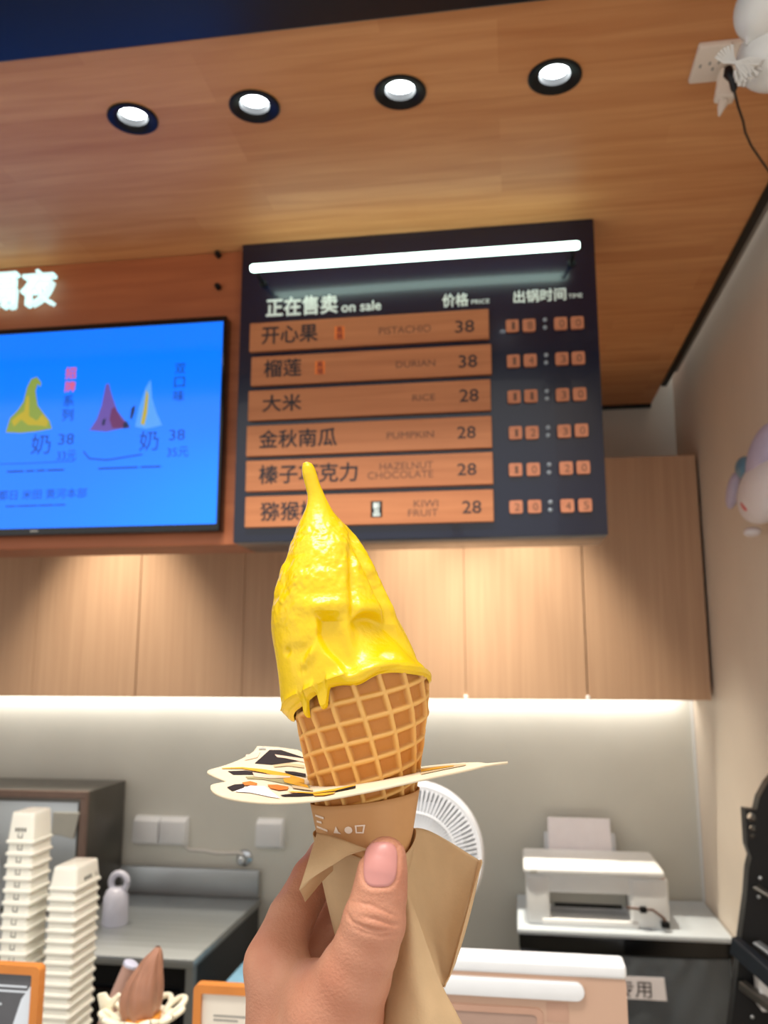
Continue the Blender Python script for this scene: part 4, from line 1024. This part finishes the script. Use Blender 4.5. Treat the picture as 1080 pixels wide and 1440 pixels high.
card_print([(384, 1077), (405, 1074), (428, 1077), (428, 1081), (405, 1078), (386, 1080)], 'print_tan', .0004)
card_print([(345, 1093), (372, 1092), (410, 1097), (436, 1106), (436, 1113), (405, 1104), (370, 1097), (348, 1096)], 'print_green', .0003)
card_print([(355, 1087.5), (380, 1091), (408, 1093), (408, 1095), (380, 1096), (358, 1094)], 'print_pink', .0005)
card_print([(319, 1108), (330, 1104), (345, 1103), (342, 1110), (334, 1112), (326, 1113)], 'print_black', .0003)
card_print([(340, 1102), (352, 1100), (362, 1103), (360, 1106), (352, 1106), (344, 1106)], 'print_orange', .0005)
card_print([(376, 1105), (390, 1105), (406, 1108), (404, 1112), (392, 1113), (380, 1110)], 'print_orange', .0005)
card_print([(330, 1114), (352, 1106), (372, 1107), (384, 1116), (394, 1124), (380, 1122), (352, 1116), (334, 1115)], 'paper_white', .0004)
card_print([(394, 1119), (420, 1116), (450, 1115), (500, 1106), (500, 1109), (450, 1119), (420, 1121), (398, 1121)], 'print_black', .0003)
card_print([(404, 1114), (440, 1116), (470, 1111), (500, 1105), (500, 1106.5), (470, 1114), (440, 1118), (410, 1116)], 'print_yellow', .0005)
card_print([(440, 1118.5), (455, 1117), (472, 1115.5), (468, 1118), (455, 1120.5), (442, 1121)], 'print_yellow', .0005)
card_print([(590, 1081), (620, 1078), (655, 1075), (655, 1077), (620, 1084), (592, 1090)], 'print_tan', .0003)
card_print([(592, 1083), (615, 1080), (638, 1078), (638, 1079), (615, 1083), (592, 1087)], 'print_yellow', .0005)
card_print([(400, 1086), (414, 1087), (430, 1090), (430, 1094), (414, 1091), (402, 1089)], 'print_black', .0006)
card_print([(398, 1097), (415, 1100), (432, 1106), (434, 1110), (415, 1106), (400, 1102)], 'print_yellow', .0006)
card_print([(346, 1062), (358, 1061), (366, 1058), (362, 1066), (354, 1068), (344, 1070)], 'print_pink', .0003)
card_print([(410, 1106), (424, 1108), (440, 1112), (440, 1114), (424, 1112), (412, 1110)], 'print_tan', .0006)
card_print([(364, 1052.5), (370, 1052), (374, 1053), (374, 1055), (369, 1054.5), (364, 1055)], 'grey_print', .0003)

# ------------------------------------------------------------------ paper napkin wrapped round the cone and hanging open
nk = empty('paper_napkin', tuple(PY(560, 1500, .34))); tag(nk, 'kraft coloured paper napkin wrapped round the cone under the thumb', 'napkin')
th = np.linspace(-np.pi, np.pi, 96, endpoint=False); T, TH = np.meshgrid(np.linspace(0, 1, 50), th, indexing='ij')
ytop = np.interp(TH, [-3.2, -1.6, -1.0, -.3, .1, .5, 1.0, 1.6, 3.2], [1165, 1170, 1173, 1186, 1196, 1205, 1190, 1168, 1165])
Yp = ytop + T * (1560 - ytop)
hwn = np.maximum(CONE(Yp), 22) + 9 + 1.5 * np.sin(3 * TH + Yp * .02)
o = grid_mesh('wrap', rev(hwn, TH, Yp), 'napkin', nk, True)
sm = o.modifiers.new('paper', 'SOLIDIFY'); sm.thickness = .0004
def sheet(name, rows, res=10, wob=.0006, seed=1):
    """smooth sheet through rows of (px, py, depth) control points"""
    A = np.array([[PY(*p) for p in row] for row in rows])
    def up(A_, n_):
        m_ = A_.shape[0]; xs = np.arange(m_); f = spline(xs, np.zeros(m_)) if False else None
        q = np.linspace(0, m_ - 1, (m_ - 1) * n_ + 1); i = np.clip(q.astype(int), 0, m_ - 2); t_ = (q - i)
        d_ = np.gradient(A_, axis=0); t_ = t_.reshape((-1,) + (1,) * (A_.ndim - 1))
        return (2 * t_**3 - 3 * t_**2 + 1) * A_[i] + (t_**3 - 2 * t_**2 + t_) * d_[i] + (-2 * t_**3 + 3 * t_**2) * A_[i + 1] + (t_**3 - t_**2) * d_[i + 1]
    B = up(A, res); B = np.swapaxes(up(np.swapaxes(B, 0, 1), res), 0, 1)
    B = B + (fbm(B, 180, 2, seed) * wob)[..., None] * (-FH)
    o = grid_mesh(name, B, 'napkin', nk)
    s_ = o.modifiers.new('paper', 'SOLIDIFY'); s_.thickness = .0004; s_.offset = 0
    return o
# little flap turned out on the left, and its turned-under side
sheet('left_flap', [[(446, 1171, .343), (480, 1180, .334), (518, 1194, .3305)], [(434, 1210, .330), (460, 1212, .3275), (492, 1201, .3285)], [(421, 1251, .322), (440, 1234, .3245), (474, 1212, .3265)]], seed=2)
sheet('left_flap_underside', [[(421, 1251, .322), (440, 1234, .3245), (468, 1214, .327)], [(426, 1260, .326), (448, 1236, .330), (468, 1218, .333)], [(429, 1268, .330), (452, 1240, .336), (468, 1224, .338)]], seed=3, wob=.0002)
# big sheet standing open on the right
sheet('open_sheet', [[(556, 1170, .352), (592, 1165, .372), (632, 1184, .378), (674, 1210, .374)], [(560, 1230, .350), (600, 1236, .366), (632, 1246, .370), (663, 1255, .366)], [(568, 1290, .346), (604, 1300, .357), (626, 1312, .360), (648, 1312, .358)], [(590, 1335, .342), (612, 1348, .347), (622, 1358, .350), (632, 1368, .350)], [(618, 1382, .338), (620, 1384, .339), (622, 1386, .340), (624, 1388, .340)]], seed=4, wob=.0008)
sheet('open_sheet_hem', [[(674, 1210, .374), (677, 1209, .371), (678, 1213, .368)], [(663, 1255, .366), (668, 1254, .362), (664, 1258, .358)], [(648, 1312, .358), (654, 1310, .354), (648, 1318, .350)], [(632, 1368, .350), (638, 1360, .347), (634, 1368, .344)], [(623, 1388, .340), (625, 1387, .339), (625, 1389, .338)]], seed=5, wob=.0002)
sheet('front_sheet', [[(566, 1240, .339), (570, 1246, .337), (573, 1254, .336)], [(558, 1300, .337), (574, 1290, .331), (590, 1298, .332)], [(552, 1345, .336), (578, 1340, .328), (604, 1338, .331)], [(545, 1385, .335), (584, 1384, .326), (623, 1388, .331)], [(538, 1440, .335), (594, 1440, .323), (650, 1440, .331)], [(530, 1540, .335), (604, 1550, .322), (690, 1530, .331)]], seed=6)

# ------------------------------------------------------------------ the hand
px2 = lambda r_mm, d_: r_mm
CH = {}   # chains of (px, py, depth, radius in mm)
CH['thumb'] = [(542, 1207, .3175, 7.6), (538, 1228, .3160, 8.6), (534, 1255, .3150, 9.4), (526, 1296, .3140, 10.9), (514, 1335, .3160, 11.2), (498, 1372, .3190, 13.0), (470, 1430, .3260, 17.5), (440, 1500, .340, 22)]
CH['index'] = [(386, 1352, .3500, 11.5), (410, 1290, .3640, 9.6), (440, 1236, .3790, 9.2), (462, 1206, .3890, 9.0), (500, 1200, .3960, 8.4), (545, 1206, .3960, 7.6), (566, 1212, .390, 6.8)]
CH['middle'] = [(397, 1398, .3680, 11.5), (428, 1330, .3840, 9.6), (462, 1285, .3960, 9.4), (496, 1268, .4000, 9.0), (545, 1270, .3980, 8.0), (568, 1276, .390, 7.2)]
CH['ring'] = [(412, 1446, .3760, 11), (446, 1385, .3880, 9.4), (480, 1345, .3950, 9.0), (512, 1332, .3960, 8.4), (548, 1336, .392, 7.4)]
CH['pinky'] = [(432, 1490, .3760, 10), (462, 1440, .3840, 8.6), (492, 1408, .3880, 8.0), (520, 1396, .3870, 7.2), (545, 1398, .383, 6.4)]
CH['meta_index'] = [(388, 1360, .3500, 11.0), (398, 1420, .3500, 14.0), (410, 1500, .3530, 18.0), (425, 1600, .355, 23)]
CH['meta_middle'] = [(397, 1400, .3680, 11.5), (418, 1500, .366, 17), (430, 1600, .360, 23)]
CH['meta_ring'] = [(412, 1448, .3760, 11), (435, 1530, .370, 16), (445, 1620, .362, 22)]
CH['web'] = [(398, 1385, .3460, 10.5), (438, 1392, .334, 10.0), (472, 1412, .3270, 13)]
wr = np.array([PY(435, 1640, .352), PY(425, 1800, .325)]); 
elbow = np.array([wr[1] + np.array([-.012, -.10, -.10])])
SEG = []
for k, c_ in CH.items():
    P3 = np.array([PY(a_, b_, d_) for a_, b_, d_, r_ in c_]); r_ = np.array([q[3] for q in c_]) / 1000
    SEG.append((k, P3, r_))
SEG.append(('arm', np.array([PY(430, 1560, .355), wr[0], wr[1], elbow[0]]), np.array([.026, .027, .028, .036])))
def capsule(Q, a_, b_, ra, rb):
    ab = b_ - a_; t_ = np.clip(((Q - a_) @ ab) / (ab @ ab), 0, 1)
    return np.linalg.norm(Q - a_ - t_[:, None] * ab, axis=1) - (ra + (rb - ra) * t_)
def smin(a_, b_, k): 
    h = np.clip(.5 + .5 * (b_ - a_) / k, 0, 1); return b_ * (1 - h) + a_ * h - k * h * (1 - h)
def chain_d(Q, P3, r_):
    d_ = None
    for i in range(len(P3) - 1):
        c_ = capsule(Q, P3[i], P3[i + 1], r_[i], r_[i + 1]); d_ = c_ if d_ is None else smin(d_, c_, .002)
    return d_
def hand_sdf(Q):
    D = {k: chain_d(Q, P3, r_) for k, P3, r_ in SEG}
    palm = smin(smin(D['meta_index'], D['meta_middle'], .010), D['meta_ring'], .010)
    palm = smin(palm, D['arm'], .02)
    fing = D['index']
    for k in ('middle', 'ring', 'pinky'): fing = smin(fing, D[k], .0018)
    body = smin(palm, fing, .005)
    body = smin(body, D['web'], .009)
    return smin(body, D['thumb'], .0065)
def surface_nets(lo, hi, h, sdf):
    n = np.ceil((hi - lo) / h).astype(int) + 1
    ax = [lo[i] + np.arange(n[i]) * h for i in range(3)]
    Vv = np.full(n, 1.0, np.float32)
    # coarse pass so that the fine one only runs near the surface
    cs = 6; cn = (n + cs - 1) // cs
    cxyz = np.stack(np.meshgrid(*[lo[i] + (np.arange(cn[i]) * cs + cs / 2) * h for i in range(3)], indexing='ij'), -1).reshape(-1, 3)
    dc = sdf(cxyz).reshape(cn)
    for i, j, k in np.argwhere(np.abs(dc) < h * cs * 1.2 + .004):
        pass
    act = np.abs(dc) < h * cs * 1.2 + .004
    sign = np.repeat(np.repeat(np.repeat(dc, cs, 0), cs, 1), cs, 2)[:n[0], :n[1], :n[2]]
    m_ = np.repeat(np.repeat(np.repeat(act, cs, 0), cs, 1), cs, 2)[:n[0], :n[1], :n[2]]
    Vv[:] = sign
    ii = np.argwhere(m_); Q = lo + ii * h
    out = np.empty(len(Q), np.float32)
    for s_ in range(0, len(Q), 400000): out[s_:s_ + 400000] = sdf(Q[s_:s_ + 400000])
    Vv[m_] = out
    ins = Vv < 0
    c8 = [(a_, b_, c_) for a_ in (0, 1) for b_ in (0, 1) for c_ in (0, 1)]
    cnt = sum(ins[a_:n[0] - 1 + a_, b_:n[1] - 1 + b_, c_:n[2] - 1 + c_].astype(np.int8) for a_, b_, c_ in c8)
    cell = np.argwhere((cnt > 0) & (cnt < 8)); idm = -np.ones(n - 1, np.int64); idm[tuple(cell.T)] = np.arange(len(cell))
    acc = np.zeros((len(cell), 3)); w_ = np.zeros(len(cell))
    for p in c8:
        for ax_ in range(3):
            if p[ax_]: continue
            q = list(p); q[ax_] = 1
            va = Vv[tuple((cell + p).T)]; vb = Vv[tuple((cell + q).T)]; x_ = (va < 0) != (vb < 0)
            t_ = np.where(x_, va / np.where(x_, va - vb, 1), 0)
            pt = np.array(p)[None] + np.eye(3)[ax_][None] * t_[:, None]
            acc += np.where(x_[:, None], pt, 0); w_ += x_
    vert = lo + (cell + acc / w_[:, None]) * h
    faces = []
    for ax_ in range(3):
        u_, v_ = (ax_ + 1) % 3, (ax_ + 2) % 3
        sl0 = [slice(1, n[i] - 1) for i in range(3)]; sl0[ax_] = slice(0, n[ax_] - 1); sl1 = list(sl0); sl1[ax_] = slice(1, n[ax_])
        a_ = ins[tuple(sl0)]; b_ = ins[tuple(sl1)]; e_ = np.argwhere(a_ != b_); flip = a_[tuple(e_.T)]
        base = e_ + 1; base[:, ax_] -= 1
        def at_(du, dv):
            q = base.copy(); q[:, u_] -= du; q[:, v_] -= dv; return idm[tuple(q.T)]
        f_ = np.stack([at_(0, 0), at_(1, 0), at_(1, 1), at_(0, 1)], -1); f_[~flip] = f_[~flip][:, ::-1]; faces.append(f_)
    return vert, np.concatenate(faces)
allp = np.concatenate([P3 for _, P3, _ in SEG]); lo_ = allp.min(0) - .045; hi_ = allp.max(0) + .045
V_, F_ = surface_nets(lo_, hi_, .0011, hand_sdf)
# relax the net a little
nb = np.concatenate([F_[:, [0, 1]], F_[:, [1, 2]], F_[:, [2, 3]], F_[:, [3, 0]]])
for _ in range(3):
    s_ = np.zeros_like(V_); c_ = np.zeros(len(V_))
    np.add.at(s_, nb[:, 0], V_[nb[:, 1]]); np.add.at(c_, nb[:, 0], 1); np.add.at(s_, nb[:, 1], V_[nb[:, 0]]); np.add.at(c_, nb[:, 1], 1)
    V_ = V_ * .5 + .5 * s_ / np.maximum(c_, 1)[:, None]
def sdf_normal(Q, e_=.0004):
    g_ = np.stack([hand_sdf(Q + np.eye(3)[i] * e_) - hand_sdf(Q - np.eye(3)[i] * e_) for i in range(3)], -1)
    return g_ / np.linalg.norm(g_, axis=1, keepdims=True)
hb = MB(); hb.add([], [])
me = bpy.data.meshes.new('person'); me.from_pydata(V_.tolist(), [], F_.tolist()); me.update()
# finer faces where the knuckle creases are, then press them in
bmh = bmesh.new(); bmh.from_mesh(me)
def in_crease(p):
    x, y = proj(np.array(p)); return 470 < x < 585 and 1165 < y < 1345 and p[1] < .325
sel = [e for e in bmh.edges if in_crease(e.verts[0].co) and in_crease(e.verts[1].co)]
bmesh.ops.subdivide_edges(bmh, edges=sel, cuts=1, use_grid_fill=True, smooth=1.0)
bmh.to_mesh(me); bmh.free()
co = np.empty(len(me.vertices) * 3, np.float32); me.vertices.foreach_get('co', co); co = co.reshape(-1, 3).astype(float)
q = proj(co); sel = (q[:, 0] > 465) & (q[:, 0] < 590) & (q[:, 1] > 1165) & (q[:, 1] < 1350) & (co[:, 1] < .328)
nn = sdf_normal(co[sel]); x, y = q[sel, 0], q[sel, 1]; d_ = np.zeros(len(x))
def crease(pts, wd, dp):
    global d_
    pts = np.array(pts, float); best = np.full(len(x), 1e9); s_ = np.zeros(len(x))
    for i in range(len(pts) - 1):
        a_, b_ = pts[i], pts[i + 1]; ab = b_ - a_; t_ = np.clip(((x - a_[0]) * ab[0] + (y - a_[1]) * ab[1]) / (ab @ ab), 0, 1)
        dd = np.hypot(x - a_[0] - t_ * ab[0], y - a_[1] - t_ * ab[1]); u_ = (i + t_) / (len(pts) - 1)
        s_ = np.where(dd < best, u_, s_); best = np.minimum(best, dd)
    d_ -= dp * np.exp(-.5 * (best / wd) ** 2) * np.clip(np.sin(np.pi * np.clip(s_, .06, .94)) * 1.6, 0, 1)
crease([(496, 1268), (520, 1272), (545, 1283), (558, 1290)], 1.7, .00045)
crease([(488, 1283), (494, 1296), (515, 1305), (535, 1310)], 1.9, .0006)
crease([(512, 1289), (530, 1293), (550, 1300), (562, 1300)], 1.8, .0006)
crease([(512, 1304), (530, 1309), (550, 1308)], 1.7, .0004)
crease([(490, 1301), (510, 1311), (535, 1317), (556, 1315)], 2.0, .0004)
d_ += .0005 * gz(x, y, 524, 1284, 22, 6, 10) + .0004 * gz(x, y, 528, 1300, 18, 4, 10)
# nail fold round the thumb nail
def nail_d(x, y):
    u = (x - (535 - (y - 1213) * .05)) / 25.0; v = (y - 1215) / 33.0
    return (np.abs(u) ** 3.2 + np.abs(v) ** 3.2) ** (1 / 3.2)
nd = nail_d(x, y)
d_ += .0003 * np.exp(-.5 * ((nd - 1.18) / .12) ** 2) * (y > 1190) - .0004 * np.exp(-.5 * ((nd - 1.0) / .06) ** 2) * (y > 1190) - .0004 * (nd < .95)
co[sel] += nn * d_[:, None]
me.vertices.foreach_set('co', co.reshape(-1).astype(np.float32)); me.update()
hand = link('person', me, 'skin', None, 180)
tag(hand, 'left hand and forearm holding the ice cream cone, thumb in front', 'person')
# thumb nail: rays meet the thumb, the plate follows its curve
def hit(px, py):
    r = ray(px, py); r = r / np.linalg.norm(r); t_ = .22 / r[1]
    for _ in range(60):
        d_h = hand_sdf((CAM + r * t_)[None])[0]; t_ += d_h * .9
        if abs(d_h) < 1e-5: break
    return CAM + r * t_
rows = []
for s_ in np.linspace(0, 1, 15):
    row = []
    for a_ in np.linspace(0, 2 * np.pi, 36, endpoint=False):
        ca, sa = math.cos(a_), math.sin(a_); k_ = (abs(ca) ** 3.2 + abs(sa) ** 3.2) ** (-1 / 3.2) * max(s_, .002)
        v_ = k_ * sa; y_ = 1215 + 32.5 * v_; x_ = 535 - (y_ - 1213) * .05 + 24.5 * k_ * ca
        p = hit(x_, y_); n_ = sdf_normal(p[None])[0]; row.append(p + n_ * (.00008 + .0002 * (1 - s_ ** 4) - .0004 * (s_ > .97)))
    rows.append(row)
nail = grid_mesh('thumbnail', np.array(rows), 'nail', hand, True, 180, None, False)
